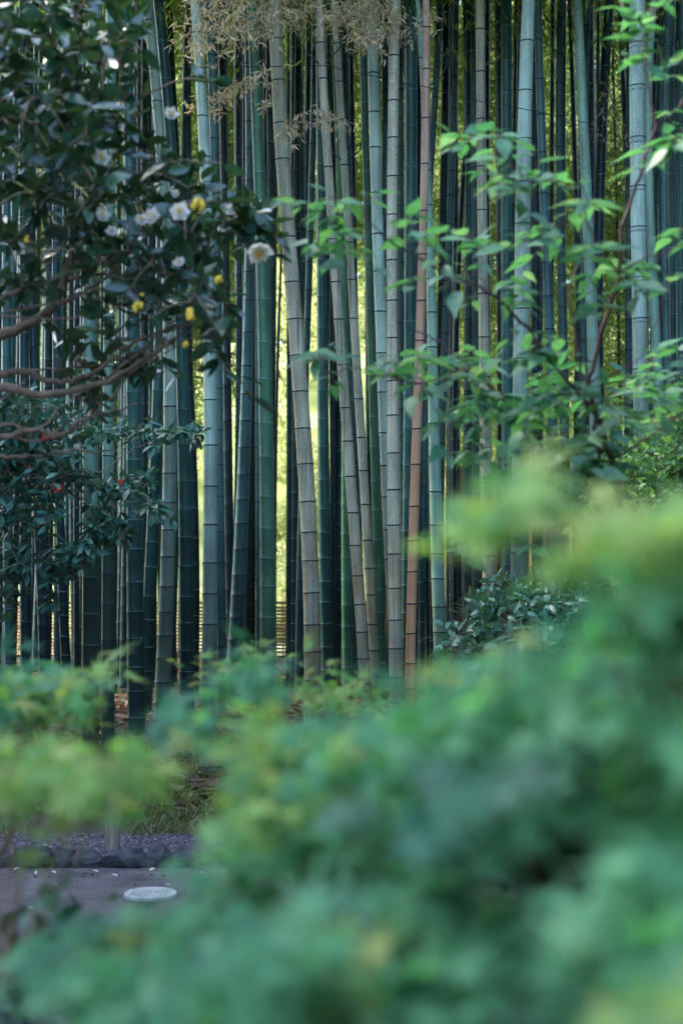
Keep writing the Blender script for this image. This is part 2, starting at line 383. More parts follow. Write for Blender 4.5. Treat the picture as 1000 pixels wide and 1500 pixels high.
def culm_mesh(xf, yf, rf, z0, z1, seg, style, k=1.0, rnd=random):
    """rings as arrays; style 'd' dark node line, 'w' pale waxy ring, 'b' both"""
    zs = []; fr = []; mi = []
    prev = z0; zs.append(z0); fr.append(1.0)
    for zn in node_heights(z0, z1, k, rnd):
        L = zn - prev
        if L > .08:
            zs += [prev + L * .3, prev + L * .7]; fr += [.985, .985]; mi += [0, 0]
        wob = rnd.uniform(.8, 1.3)
        if style == 'w':
            zs += [zn - .016 * wob, zn - .005, zn - .001, zn + .007]; fr += [1.0, 1.03, 1.035, 1.0]; mi += [0, 0, 1, 0]
            mi[-2] = 2; mi[-3] = 0
        elif style == 'b':
            zs += [zn - .040 * wob, zn - .024 * wob, zn - .012, zn - .005, zn + .004, zn + .012]; fr += [1.0, 1.0, 1.02, 1.045, 1.035, 1.0]; mi += [0, 2, 0, 0, 1, 0]
        else:
            zs += [zn - .016, zn - .006, zn + .004 * wob, zn + .012]; fr += [1.0, 1.04, 1.03, .99]; mi += [0, 0, 1, 0]
        prev = zn + .012
    zs.append(z1); fr.append(1.0); mi.append(0)
    zs = np.array(zs); fr = np.array(fr)
    cx = xf(zs); cy = yf(zs); r = rf(zs) * fr
    a = np.linspace(0, 2 * pi, seg, endpoint=False)
    tilt = rnd.uniform(-.06, .06)
    V = np.stack([cx[:, None] + r[:, None] * np.cos(a), cy[:, None] + r[:, None] * np.sin(a), zs[:, None] + tilt * r[:, None] * np.cos(a)], -1).reshape(-1, 3)
    n = len(zs)
    i = np.arange(n - 1)[:, None] * seg; j = np.arange(seg)[None]; j2 = (j + 1) % seg
    q = np.stack([i + j, i + j2, i + seg + j2, i + seg + j], -1).reshape(-1, 4)
    return V, q, np.repeat(np.array(mi[:n - 1]), seg)

# crowns: leafy tops, mesh data shared by copies
def crown_mesh(n_br, z0, z1, rad, leaves_per, lsize):
    mb = MB(); P = []; D = []; U = []; S = []
    for b in range(n_br):
        z = rng.uniform(z0, z1); a = rng.uniform(0, 2 * pi); ln = rad * rng.uniform(.5, 1.0)
        d = np.array([cos(a), sin(a), .55])
        pts = [np.array([0, 0, z]) + d * ln * t + np.array([0, 0, -1.1 * ln * t * t]) for t in np.linspace(0, 1, 5)]
        mb.tube(pts, np.linspace(.008, .002, 5), 4)
        for q in range(3):
            t0 = rng.uniform(.35, 1.0); p0 = pts[int(t0 * 4)]
            for c in range(leaves_per):
                o = rng.normal(0, .16, 3); o[2] = -abs(o[2]) * 1.2
                P.append(p0 + o)
                dd = rng.normal(0, .6, 3); dd[2] = -rng.uniform(.3, 1.4)
                D.append(dd); U.append(rng.normal(0, 1, 3)); S.append(lsize * rng.uniform(.7, 1.3))
    V, Fs = leaves_arrays(leaf_blade(.17), np.array(P), np.array(D), np.array(U), np.array(S))
    tv = np.concatenate(mb.V); tf = np.concatenate([f for L in mb.F.values() for f in L])
    nV = len(V)
    quads = np.concatenate([Fs[1], tf + nV])
    o = mesh_obj('crown', np.concatenate([V, tv]), [Fs[0], quads], [M_LEAF_BAM, MC['dark']], None, True,
                 np.concatenate([np.zeros(len(Fs[0])), np.zeros(len(Fs[1])), np.ones(len(tf))]))
    me = o.data; bpy.data.objects.remove(o); return me
CROWNS_HI = [crown_mesh(95, 6.4, 13.8, 1.6, 22, .12) for _ in range(3)]
CROWNS_LO = [crown_mesh(70, 7.6, 13.8, 1.6, 20, .12) for _ in range(3)]
CROWNS_BG = [crown_mesh(190, 2.6, 11.5, 1.35, 40, .085) for _ in range(3)]

# (points (px,py,width_px), distance, skin, node style, node spacing factor, label)
CULMS = [
 # left, under and behind the camellias
 ([(140,0,18),(134,300,20),(131,600,23),(134,850,25),(129,1200,27)],10.3,'black','w',1.1,'thick bamboo, pale green above, black below, left of the short grey post'),
 ([(165,0,16),(160,600,17),(157,850,19),(158,1050,20)],11.0,'black','d',1.1,'slim dark bamboo touching the right side of the thick black-footed one'),
 ([(182,0,14),(192,300,18),(196,600,23),(198,800,25),(201,1050,26)],11.6,'teal','w',.95,'thick black-green bamboo with crisp white rings below the red camellia twigs'),
 ([(36,0,11),(36,500,14),(38,900,17),(37,1000,17)],12.8,'dark','w',1,'dark bamboo with faint white rings near the left edge, above the young maple leaves'),
 ([(14,0,11),(10,330,12),(14,900,16)],13.2,'slate','w',1,'slate bamboo hugging the left edge of the photo'),
 ([(44,0,12),(46,350,13),(64,900,19)],12.9,'dark','d',1,'nearly black bamboo left of the thin yellow gap under the red camellia'),
 ([(90,0,10),(84,600,12),(90,800,13),(97,1000,15)],12.2,'dark','w',.8,'leaning dark bamboo with closely spaced white rings below the red camellia'),
 ([(118,0,8),(112,700,9),(113,1000,9)],13.5,'dark','d',1,'thin black bamboo squeezed left of the thick green-black one'),
 ([(229,0,13),(236,300,15),(234,560,17),(228,700,19),(220,800,19),(214,1000,21)],12.6,'teal','w',.95,'blue-green white-ringed bamboo leaning left towards its foot, right of the black-green one'),
 ([(212,0,8),(210,300,10),(212,600,14),(209,800,14)],14.5,'dark','w',1,'dark bamboo seen between the white ringed black-green and blue-green culms'),
 ([(217,0,15),(230,140,16),(240,300,16),(250,500,18),(250,620,19),(244,800,22),(239,1000,24)],12.0,'pale','d',.95,'pale blue-grey bowed bamboo with a pale top leaning out of the white camellia'),
 ([(233,0,16),(245,140,16),(256,300,16),(268,520,17),(269,650,20),(271,800,21),(274,1000,23)],12.2,'teal','w',.95,'dark green ringed bamboo leaning parallel to the pale bowed one at its right'),
 ([(247,0,13),(252,140,13),(268,400,13),(281,650,13),(286,900,13)],14.0,'dark','w',1,'dark bamboo leaning behind the dark green ringed one'),
 ([(286,0,15),(292,100,15),(298,200,17),(303,300,17),(308,500,21),(309,700,22),(307,900,22),(305,1110,23)],10.95,'pale','d',1.05,'tall pale bamboo with lichen bloom under the leftmost hanging dry leaves'),
 ([(308,0,14),(311,100,14),(316,240,14),(318,400,13),(321,650,12),(324,900,14)],12.4,'slate','d',1,'blue-grey bamboo touching the right side of the tall pale lichened one'),
 ([(322,0,9),(326,150,10),(330,300,12),(332,600,13),(337,800,14),(338,960,14)],14.2,'dark','d',1,'dark bamboo with a thin bright gap on each side, left of the curving slate one'),
 ([(347,0,8),(349,200,9),(350,400,9),(349,650,9),(346,800,10)],14.8,'slate','d',.95,'narrow slate-blue bamboo rising alone against the bright leaves'),
 ([(361,0,10),(363,200,11),(366,400,16),(363,550,17),(357,650,18),(352,800,19),(346,930,23),(343,1000,24)],12.9,'slate','d',.8,'slate-blue bamboo with black joints curving to the lower left beside the bright green one'),
 ([(372,450,7),(368,650,8),(363,900,10)],14.6,'dark','d',1,'very thin dark bamboo behind the curving slate-blue one'),
 ([(367,0,14),(374,100,16),(379,200,18),(382,330,19),(386,500,20),(389,620,21),(393,760,23),(393,900,24),(392,1050,25)],11.4,'green','w',1,'bright green bamboo with fine white rings, left of the widest bright gap'),
 ([(377,300,6),(377,600,7),(379,900,8)],12.2,'slate','d',.75,'pencil thin slate bamboo along the left side of the bright green one'),
 ([(392,0,10),(396,300,10),(399,450,9),(396,600,8)],14.6,'slate','d',1,'slate bamboo half hidden behind the bright green one near the bowed beige trunk'),
 # centre
 ([(402,0,20),(407,100,21),(412,200,22),(418,300,22),(426,400,22),(435,500,23),(443,600,23),(448,700,24),(453,800,24),(456,900,25),(458,1010,25)],11.7,'grey','d',.98,'thick beige-grey bowed bamboo with a brown stained foot, right of the widest bright gap'),
 ([(423,380,6),(422,600,7),(425,800,10),(424,980,14)],15.0,'slate','d',.9,'dark slate bamboo standing alone inside the widest bright gap'),
 ([(410,430,4),(405,600,5),(402,800,6)],16.5,'dark','d',1,'thread thin dark bamboo crossing the top of the widest bright gap'),
 ([(434,500,3),(431,640,6),(430,800,9),(431,980,14)],15.4,'dark','d',1,'tapering dark bamboo behind the left flank of the bowed beige trunk'),
 ([(461,0,9),(460,100,9),(458,200,9),(455,300,10),(453,400,11),(449,520,11),(446,600,10),(438,850,9),(437,980,10)],13.6,'slate','d',.85,'purple-slate bamboo crossing behind the bowed beige trunk'),
 ([(452,0,7),(451,200,7),(447,400,8),(446,540,8)],14.8,'teal','d',1,'thin teal bamboo touching the left of the purple-slate one'),
 ([(468,0,12),(470,200,13),(471,350,15),(472,500,16),(474,700,17),(478,880,19),(480,1000,20)],13.1,'teal','w',.88,'straight dark teal bamboo with bright gaps along both sides'),
 ([(487,300,9),(489,600,13),(489,700,12),(492,900,12)],14.3,'dark','d',.9,'dark jointed bamboo right beside the straight dark teal one'),
 ([(467,0,12),(472,100,12),(479,200,14),(484,300,13),(490,400,14),(498,500,15),(507,610,16),(514,700,16),(521,800,16),(527,900,17),(535,1000,18),(541,1080,18)],11.4,'grey','d',.95,'slanting beige-grey bamboo with dark streaks, the left one of the slanting pair'),
 ([(489,0,9),(495,100,10),(502,200,12),(506,280,11),(511,350,11),(514,400,12),(521,500,13),(526,600,13),(532,700,13),(539,800,13),(545,900,14),(550,1000,15)],11.8,'grey','d',1,'thinner pale slanting bamboo, the right one of the slanting pair'),
 ([(500,300,12),(503,400,13),(506,500,14),(507,700,15),(507,800,16),(509,900,17),(510,1010,17)],13.0,'green','w',.9,'teal-green bamboo crossed by the slanting beige one'),
 ([(503,0,11),(505,80,11),(508,180,11),(513,320,10)],14.4,'slate','d',.9,'slate bamboo below the thick clump of dry leaves'),
 ([(513,0,7),(515,150,7),(518,300,7),(524,600,7)],15.2,'dark','d',.9,'thin dark bamboo right of the slate one under the dry leaf clump'),
 ([(529,0,10),(534,200,11),(538,320,11),(543,450,12),(546,590,13),(548,700,15),(553,800,15),(557,900,15),(559,1000,15)],12.9,'green','w',.95,'green bamboo between the thin pale slanting one and the straight pale pair'),
 ([(543,0,15),(547,90,16),(549,200,16),(552,300,17),(556,400,18),(558,500,17),(561,600,17),(566,700,16),(571,800,16),(575,900,16),(578,1000,16)],11.8,'pale','d',1.0,'straight pale bamboo hanging clear below the thick dry leaf clump'),
 ([(562,0,10),(564,100,11),(564,300,10),(563,500,8)],14.2,'teal','d',1,'teal bamboo glimpsed between the two straight pale ones'),
 ([(579,0,15),(577,60,15),(576,150,16),(575,250,16),(573,400,16),(574,500,17),(575,620,18),(577,750,19),(578,900,20),(580,1070,20)],11.2,'grey','d',.95,'straight grey bamboo, dark line down its middle, left of the pinkish one'),
 ([(587,300,9),(588,600,9),(591,800,8),(594,980,8)],13.8,'slate','d',.8,'slate bamboo in the slot between the dark lined grey culm and the pinkish one'),
 ([(601,0,18),(601,200,19),(602,300,19),(600,500,18),(598,700,17),(596,850,16)],12.6,'teal','w',.98,'dark green bamboo with fine white rings directly left of the pinkish top'),
 ([(624,0,10),(623,100,11),(622,200,12),(621,300,13),(618,400,13),(615,500,13),(610,620,15),(608,700,15),(605,800,15),(602,900,15),(600,1050,15)],11.3,'pink','d',1.05,'dry pinkish-brown bamboo with an orange foot, the only pink culm'),
 ([(613,0,8),(618,120,9),(625,240,10),(630,330,12),(632,420,13),(633,500,16),(634,600,17),(637,700,18),(640,850,20),(645,950,20),(648,1010,20)],11.9,'pgreen','d',.92,'speckled pale green bamboo immediately right of the pinkish one'),
 ([(612,700,7),(616,850,8),(618,980,8)],13.4,'teal','w',.8,'thin teal bamboo with white rings between the pinkish and speckled culms'),
 # right
 ([(643,0,11),(640,80,11),(636,150,10),(632,220,10),(627,330,9)],13.4,'slate','d',.85,'blue bamboo leaning left behind the pinkish top'),
 ([(653,0,11),(651,200,11),(649,300,12),(646,450,12),(644,600,12),(643,750,12)],14.4,'dark','d',1,'dark bamboo just right of the blue leaning one'),
 ([(668,0,9),(666,100,9),(663,200,9),(660,300,11),(656,400,11),(651,500,12),(647,620,11)],13.7,'slate','d',.8,'slender slate-blue bamboo leaning left with many black joints, crossed by the wire'),
 ([(682,200,7),(676,300,8),(671,400,8),(667,520,8),(665,700,8)],15.2,'dark','d',1,'dark slim bamboo leaning the same way right of the slender slate-blue one'),
 ([(686,0,8),(686,200,9),(686,400,11),(686,600,12),(685,800,12)],14.0,'teal','d',1,'teal bamboo, left one of the narrow pair beside the pale grey culm'),
 ([(693,0,9),(693,200,9),(695,400,9),(696,600,10),(697,800,11),(697,950,11)],13.3,'teal','w',1.05,'narrow white ringed bamboo touching the left side of the pale grey culm'),
 ([(704,0,14),(704,100,14),(705,200,14),(707,330,16),(708,450,16),(709,560,16),(711,650,17),(713,750,18),(716,880,19),(717,960,19)],12.2,'grey','d',1.08,'pale grey bamboo left of the ringed dark green one, behind the drooping twig tip'),
 ([(729,0,7),(730,200,8),(731,400,8),(731,600,8)],15.5,'dark','d',1,'thin dark bamboo hidden behind the left edge of the ringed dark green one'),
 ([(741,0,16),(741,150,16),(741,300,17),(742,500,17),(743,700,17),(744,900,17)],13.0,'teal','w',.95,'dark green bamboo with widely spaced white rings left of the thickest pale one'),
 ([(774,0,19),(771,100,21),(768,200,22),(766,300,22),(764,400,23),(763,500,24),(762,600,24),(761,750,26),(759,850,26),(757,980,26)],11.5,'pale','d',1.08,'thickest pale green-grey bamboo, ochre-stained low down and crossed by leafy twigs'),
 ([(781,150,9),(783,300,12),(784,450,14),(785,600,14),(786,800,14)],13.8,'dark','d',.85,'dark bamboo against the right side of the thickest pale one'),
 ([(787,0,11),(789,100,13),(792,200,14),(797,300,14),(801,400,14),(805,500,15),(808,600,15),(812,800,16)],12.6,'slate','d',.95,'blue bamboo bowed to the right beside the thickest pale one'),
 ([(819,0,10),(818,200,11),(819,300,12),(821,400,13),(824,500,15),(826,700,15)],13.6,'slate','d',.9,'dark blue bamboo standing alone right of the bowed blue one'),
 ([(808,200,7),(807,330,8),(806,200,7)],15.0,'dark','d',1,'dim bamboo behind the space between the two blue ones'),
 ([(846,0,13),(851,100,14),(855,200,17),(859,300,17),(864,400,16),(868,500,17),(871,600,17),(873,700,18),(875,800,18)],12.4,'pgreen','w',1.02,'light green bamboo leaning right towards its foot, behind the fork of the shrub'),
 ([(861,0,8),(858,150,9),(855,300,9),(853,400,10),(854,550,10),(857,650,10),(858,800,10)],13.6,'slate','d',.9,'thin slate bamboo partly behind the light green leaning one'),
 ([(893,0,14),(888,100,15),(881,200,15),(878,300,14),(877,400,13),(879,600,13)],14.0,'dark','w',1,'blackish bamboo with pale rings, leaning left at its foot, near orange dead leaves'),
 ([(932,0,24),(932,150,23),(933,300,23),(936,420,23),(937,520,23),(938,650,23),(939,800,23)],11.6,'pale','b',1.1,'thick pale teal bamboo with double black and white joints near the right edge'),
 ([(957,0,11),(954,60,11),(951,110,10),(949,200,10),(951,300,11),(956,400,14),(961,500,16),(964,600,17),(966,800,18)],12.3,'pgreen','w',.98,'fresh green ringed bamboo bowed behind the thick pale teal one'),
 ([(979,0,12),(975,100,12),(972,200,10),(972,300,10),(974,400,10),(976,520,11),(977,700,12)],13.5,'slate','w',1,'slate bamboo right of the bowed fresh green one'),
 ([(984,0,9),(983,250,10),(986,500,10),(988,700,10)],14.5,'teal','w',1,'dim teal bamboo second from the right edge'),
 ([(998,0,10),(996,250,11),(997,500,12),(998,700,12)],14.0,'teal','w',1,'teal bamboo cut by the right edge of the photo'),
]
GROUP_C = 'bamboo culms of the grove'

CULM_PARTS = {}
def make_culm(i, spec):
    pts, d, skin, style, k, label = spec
    P = np.array([at(px, py, d) for px, py, w in pts]); r = np.array([w * d / F / 2 for _, _, w in pts])
    o = np.argsort(P[:, 2]); z = P[o, 2]; x = P[o, 0]; r = r[o]
    z, ui = np.unique(z, return_index=True); x = x[ui]; r = r[ui]
    deg = 1 if len(z) < 3 else (2 if len(z) < 5 else 3)
    cf = np.polyfit(z, x, deg); zl, zh = z[0], z[-1]
    dcf = np.polyder(cf)
    ly = random.uniform(-.02, .02)
    def xf(q):
        q = np.asarray(q, float)
        v = np.polyval(cf, np.clip(q, zl, zh))
        v = v + np.where(q < zl, (q - zl) * np.polyval(dcf, zl) * .6, 0) + np.where(q > zh, (q - zh) * np.polyval(dcf, zh), 0)
        return v
    rc = np.polyfit(z, r, 1 if len(z) < 4 else 2); drc = np.polyder(rc)
    def rf(q):
        q = np.asarray(q, float)
        v = np.polyval(rc, np.clip(q, zl, zh)) + np.where(q > zh, -(q - zh) * .0035, 0)
        v = v + np.where(q < zl, (zl - q) * .0015, 0)
        return np.clip(v, .006, .08)
    gx = float(xf(.5)); gz = float(ground(gx, d))
    for _ in range(3): gx = float(xf(gz)); gz = float(ground(gx, d))
    yf = lambda q: ly * (np.asarray(q, float) - 2.6)
    ztop = 13.6
    rnd = random.Random(i * 31 + 5)
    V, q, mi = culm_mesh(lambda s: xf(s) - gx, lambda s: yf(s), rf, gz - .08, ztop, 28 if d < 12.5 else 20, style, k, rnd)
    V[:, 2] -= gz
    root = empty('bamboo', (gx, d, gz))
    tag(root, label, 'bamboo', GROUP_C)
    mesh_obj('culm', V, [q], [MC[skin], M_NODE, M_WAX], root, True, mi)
    cm = (CROWNS_HI if d < 13.2 else CROWNS_LO)[i % 3]
    c = bpy.data.objects.new('crown', cm); link(c, root)
    c.location = (float(xf(7.5)) - gx, float(yf(7.5)), -gz); c.rotation_euler.z = rnd.uniform(0, 6.28)
    CULM_PARTS[i] = (root, xf, yf, rf, gx, gz, d)
    return root
for i, s in enumerate(CULMS): make_culm(i, s)

# unremarkable dark culms deep in the grove (copies of four built ones)
protos = []
for v in range(4):
    rnd = random.Random(900 + v); b = rnd.uniform(-.02, .02)
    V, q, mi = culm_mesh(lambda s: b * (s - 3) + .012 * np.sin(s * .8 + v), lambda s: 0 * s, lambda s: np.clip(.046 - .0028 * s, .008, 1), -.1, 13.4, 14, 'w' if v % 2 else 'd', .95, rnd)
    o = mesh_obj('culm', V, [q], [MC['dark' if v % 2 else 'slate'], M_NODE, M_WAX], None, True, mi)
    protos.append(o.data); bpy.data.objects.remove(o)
GAPS = [(291, 299), (337, 343), (403, 421), (456, 464), (481, 485), (524, 535), (639, 644), (674, 681), (718, 726), (774, 780), (808, 815), (829, 836), (888, 908)]
rf_ = random.Random(44); cnt = 0; px = -60
while px < 1060:
    px += rf_.uniform(4, 8.5)
    if any(a - 5 < px < b + 5 for a, b in GAPS): continue
    if 255 < px < 290 and rf_.random() < .5: continue
    d = rf_.uniform(14.8, 19.4) if cnt % 3 else rf_.uniform(14.2, 16)
    x = (px - 500) / F * d
    root = empty('bamboo', (x, d, float(ground(x, d))))
    tag(root, 'thin dark bamboo deep in the shaded grove, behind the front culms', 'bamboo', 'dim bamboo culms deep in the grove')
    s = rf_.uniform(.75, 1.05)
    c = bpy.data.objects.new('culm', protos[cnt % 4]); link(c, root); c.scale = (s, s, 1)
    c.rotation_euler = (rf_.uniform(-.012, .012), rf_.uniform(-.012, .012), rf_.uniform(0, 6.28))
    c2 = bpy.data.objects.new('crown', CROWNS_LO[cnt % 3]); link(c2, root); c2.rotation_euler.z = rf_.uniform(0, 6.28)
    c2.location.z = rf_.uniform(-.3, .8)
    cnt += 1
print('deep culms', cnt)
# leafy bamboo along the back of the grove
for k in range(24):
    px = -70 + k * 50 + rf_.uniform(-16, 16); d = rf_.uniform(20.0, 22.6)
    if any(a - 8 < px < b + 8 for a, b in GAPS): px += 22
    x = (px - 500) / F * d
    root = empty('bamboo', (x, d, float(ground(x, d))))
    tag(root, 'bamboo with low leafy branches standing at the back of the grove', 'bamboo', 'leafy bamboo at the back of the grove')
    c = bpy.data.objects.new('culm', protos[k % 4]); link(c, root); c.scale = (.7, .7, .86); c.rotation_euler.z = rf_.uniform(0, 6)
    c2 = bpy.data.objects.new('crown', CROWNS_BG[k % 3]); link(c2, root); c2.rotation_euler.z = rf_.uniform(0, 6.28); c2.location.z = rf_.uniform(-.2, .9) + (2.3 if 330 < px < 580 else 0)

# hanging sprays of greying leaves, parts of the culms they grow from
def spray(ci, polys, n, spread, name='leafy_branch'):
    root, xf, yf, rf, gx, gz, d = CULM_PARTS[ci]
    for (pl, dep) in polys:
        mb = MB(); P = []; D = []; U = []; S = []
        pts = smooth_path([at(a, b, dep) for a, b in pl], 5)
        mb.tube(pts, np.linspace(.005, .0015, len(pts)), 5)
        L = np.linalg.norm(np.diff(pts, axis=0), axis=1).sum()
        m = int(n * L / .8)
        for k in range(m):
            p = pts[int(len(pts) * (rng.uniform(.1, 1) ** .8)) - 1]
            q = p + rng.normal(0, spread, 3) * [1, 1.2, .8]
            if k % 7 == 0: mb.tube([p, (p + q) / 2 + [0, 0, .012], q], [.0013, .001, .0006], 4)
            fan = rng.integers(2, 5)
            for _ in range(fan):
                P.append(q + rng.normal(0, .008, 3)); dd = rng.normal(0, .75, 3); dd[2] = -rng.uniform(.05, 1.5)
                D.append(dd); U.append(rng.normal(0, 1, 3)); S.append(rng.uniform(.035, .075))
        org = np.array([gx, d, gz])
        V, Fs = leaves_arrays(leaf_blade(.17, .22), np.array(P), np.array(D), np.array(U), np.array(S))
        tv = np.concatenate(mb.V); tf = np.concatenate([f for Lq in mb.F.values() for f in Lq])
        mesh_obj(name, np.concatenate([V, tv]) - org, [Fs[0], np.concatenate([Fs[1], tf + len(V)])], [M_LEAF_BAM_DRY, M_TWIG], root, True,
                 np.concatenate([np.zeros(len(Fs[0])), np.zeros(len(Fs[1])), np.ones(len(tf))]))
def ci(s): return next(i for i, c in enumerate(CULMS) if s in c[5])
spray(ci('tall pale bamboo with lichen'), [([(300,-40),(290,20),(272,80)],10.7),([(330,-60),(300,10),(290,90)],10.8),([(330,-30),(345,40),(330,80)],10.6),
      ([(345,-20),(320,30),(300,60)],10.7)], 95, .07)
spray(ci('curving to the lower left'), [([(372,-60),(352,10),(345,60)],11.0),([(366,118),(340,125),(310,150),(285,150)],11.0),([(366,118),(330,140),(300,168)],11.1)], 80, .05)
spray(ci('bright green bamboo'), [([(374,-60),(385,10),(372,70)],10.9),([(376,20),(400,20),(420,40)],10.9),([(380,95),(392,120),(385,165)],11.0),([(380,20),(360,40),(345,45)],10.9)], 85, .06)
spray(ci('thick beige-grey bowed'), [([(408,-40),(430,0),(450,35)],11.2),([(412,0),(395,30),(385,60)],11.2),([(470,185),(440,178),(415,195),(408,205)],11.1),([(410,-10),(432,20),(440,60)],11.4)], 80, .045)
spray(ci('slanting beige-grey bamboo'), [([(470,160),(490,172),(520,182)],11.1),([(470,160),(480,180),(494,195)],11.1),([(468,20),(455,0),(430,-20)],11.1),([(470,40),(478,20),(500,10)],11)], 75, .035)
spray(ci('hanging clear below'), [([(545,-60),(520,0),(490,30)],11.2),([(545,-50),(535,20),(520,60)],11.1),([(545,-40),(550,30),(545,80)],11.0),([(550,-40),(570,20),(575,60)],11.1),
      ([(545,-60),(560,0),(585,30)],11.1),([(540,-30),(505,10),(480,45)],11.1),([(548,-30),(530,30),(540,70)],11.0)], 135, .055)
spray(ci('dry pinkish-brown'), [([(624,10),(632,30),(640,50)],11.1),([(622,20),(612,40),(606,60)],11.1)], 45, .03)
spray(ci('blackish bamboo with pale'), [([(885,120),(900,160),(905,210)],13.6),([(882,160),(870,180),(862,210)],13.6)], 40, .06)

# bare side branches in pairs at the nodes
def twigs_on(key, zpx, d_out):
    root, xf, yf, rf, gx, gzz, d = CULM_PARTS[ci(key)]
    z = at(500, zpx, d)[2]; x = float(xf(z))
    for sgn, ln in d_out:
        p0 = np.array([x - gx, float(yf(z)) - .0, z - gzz]); e = p0 + np.array([sgn * ln * .55, -.1, ln])
        m = (p0 + e) / 2 + [sgn * .04, 0, -.05]
        pts = smooth_path([p0, m, e], 5); mb = MB(); mb.tube(pts, np.linspace(.007, .002, len(pts)), 6)
        for q in range(3):
            b0 = pts[3 + 2 * q]; mb.tube([b0, b0 + [sgn * .05 * (1 if q % 2 else -1), -.02, .09], b0 + [sgn * .07 * (1 if q % 2 else -1), -.03, .17]], [.003, .002, .001], 4)
        mb.build('side_branch', MC['dark'], root)
twigs_on('slanting beige-grey bamboo', 97, [(1, .5), (-1, .35)]); twigs_on('thinner pale slanting', 99, [(1, .4)]); twigs_on('thinner pale slanting', 238, [(-1, .3), (1, .25)])
twigs_on('dry pinkish-brown', 130, [(1, .28)]); twigs_on('slender slate-blue', 60, [(1, .35)]); twigs_on('bowed fresh green', 70, [(1, .3), (-1, .25)])
twigs_on('thin dark bamboo hidden', 190, [(1, .5), (-1, .6)]); twigs_on('purple-slate bamboo', 40, [(-1, .3)]); twigs_on('dark blue bamboo standing', 52, [(-1, .5)]); twigs_on('bowed fresh green', 205, [(1, .3)])
# the tying wire
mb = MB()
wp = [at(205,101,10.5), at(285,99,10.72), at(375,98,11.0), at(420,97,11.2), at(471,96,11.2), at(498,101,11.2), at(547,112,11.3), at(600,124,11.4), at(622,127,11.15), at(700,148,11.9), at(768,160,11.25), at(862,181,12.1)]
mb.tube(smooth_path(wp, 6), .0028, 5)
tag(mb.build('wire', M_WIRE), 'thin black wire strung across the upper bamboo culms', 'wire')

# ------------------------------------------------------------------ flowers
def flower(name, pos, face, size, petal_mat, centre_mat, parent, n=6, cup=.5, org=(0, 0, 0)):
    face = np.asarray(face, float); face /= np.linalg.norm(face)
    a = np.cross(face, [0, 0, 1]); a /= np.linalg.norm(a); b = np.cross(face, a)
    P = []; D = []; U = []; S = []
    for layer in range(2):
        for k in range(n):
            t = 2 * pi * (k + .5 * layer) / n + rng.uniform(-.1, .1)
            rad = cos(t) * a + sin(t) * b
            dd = rad + face * (cup + .5 * layer)
            P.append(pos); D.append(dd); U.append(face - rad * .3); S.append(size * (.55 if layer == 0 else .42) * rng.uniform(.9, 1.1))
    P = np.array(P) - org
    f = leaves_obj(name, leaf_ovate(.85, -.15, -.2), P, np.array(D), np.array(U), np.array(S), petal_mat, parent)
    mb = MB(); c = pos + face * size * .12 - org
    for k in range(22):
        t = rng.uniform(0, 2 * pi); q = rng.uniform(0, .13) * size
        off = (cos(t) * a + sin(t) * b) * q
        mb.tube([c + off * .6, c + off + face * size * .16, c + off * 1.15 + face * size * .20, c + off * 1.2 + face * size * .22], [size * .012, size * .012, size * .03, size * .006], 5)
    s = mb.build('stamens', centre_mat, f)
    return f

# ------------------------------------------------------------------ plants grown from branch skeletons
def grow(skeleton, targets, twig_r=.003, jitter=.04, rnd=rng):
    """connect each target point to the nearest skeleton point by a curved twig; returns twig paths"""
    S = np.concatenate([p for p, r in skeleton])
    twigs = []
    T = np.asarray(targets)
    order = np.argsort([np.min(np.linalg.norm(S - t, axis=1)) for t in T])
    pool = [S]
    allp = S
    for k in order:
        t = T[k]; dd = np.linalg.norm(allp - t, axis=1); j = int(np.argmin(dd)); a = allp[j]
        if dd[j] < .02: continue
        mid = (a + t) / 2 + rnd.normal(0, jitter * dd[j], 3) + [0, 0, .12 * dd[j]]
        tw = smooth_path([a, mid, t], 4)
        twigs.append(tw); allp = np.concatenate([allp, tw[2:]])
    return twigs

def camellia(name, label, origin, branches, targets, leaf_m, bark_m, lsize, per, flowers, twig_r=.0035, twig_m=None, droop=(-.5, .5), lw=.43):
    root = empty(name, origin); org = np.array(origin, float)
    tag(root, label, 'camellia')
    sk = []; mb = MB()
    for pts, r0, r1 in branches:
        p = smooth_path(pts, 7); p = p + rng.normal(0, .005, p.shape)
        bs = .95 if name == 'camellia_tree' and r0 < .04 else (.6 if r0 < .04 else 1.0)
        sk.append((p, r0)); mb.tube(p - org, np.linspace(r0 * bs, r1 * bs, len(p)), 8)
    tw = grow(sk, targets)
    mt = mb
    P = []; D = []; U = []; S = []
    for t in tw:
        mt.tube(t - org, np.linspace(twig_r, twig_r * .45, len(t)), 5)
        end = t[-1]; ax = t[-1] - t[-3]; ax /= np.linalg.norm(ax) + 1e-9
        n = rng.integers(per[0], per[1])
        for k in range(n):
            s = rng.uniform(0, 1) ** 1.5; p = end - ax * s * lsize * 1.6
            dd = ax * rng.uniform(.2, .9) + rdir(1, -.7, .7)[0] * 1.0; dd[2] += rng.uniform(*droop)
            P.append(p + dd * .008); D.append(dd); u = rng.normal(0, .55, 3); u[2] += 1.0; U.append(u)
            S.append(lsize * rng.uniform(.7, 1.2))
    mb.build('branches', bark_m, root)
    leaves_obj('foliage', leaf_ovate(lw, .10, .16), np.array(P) - org, np.array(D), np.array(U), np.array(S), leaf_m, root)
    for (px_, py_, dep, face, size, kind) in flowers:
        flower('flower', at(px_, py_, dep), face, size, M_PETR if kind == 'r' else M_PETW, M_STAM, root, 6, .8 if kind == 'r' else .25, org)
    return root, org

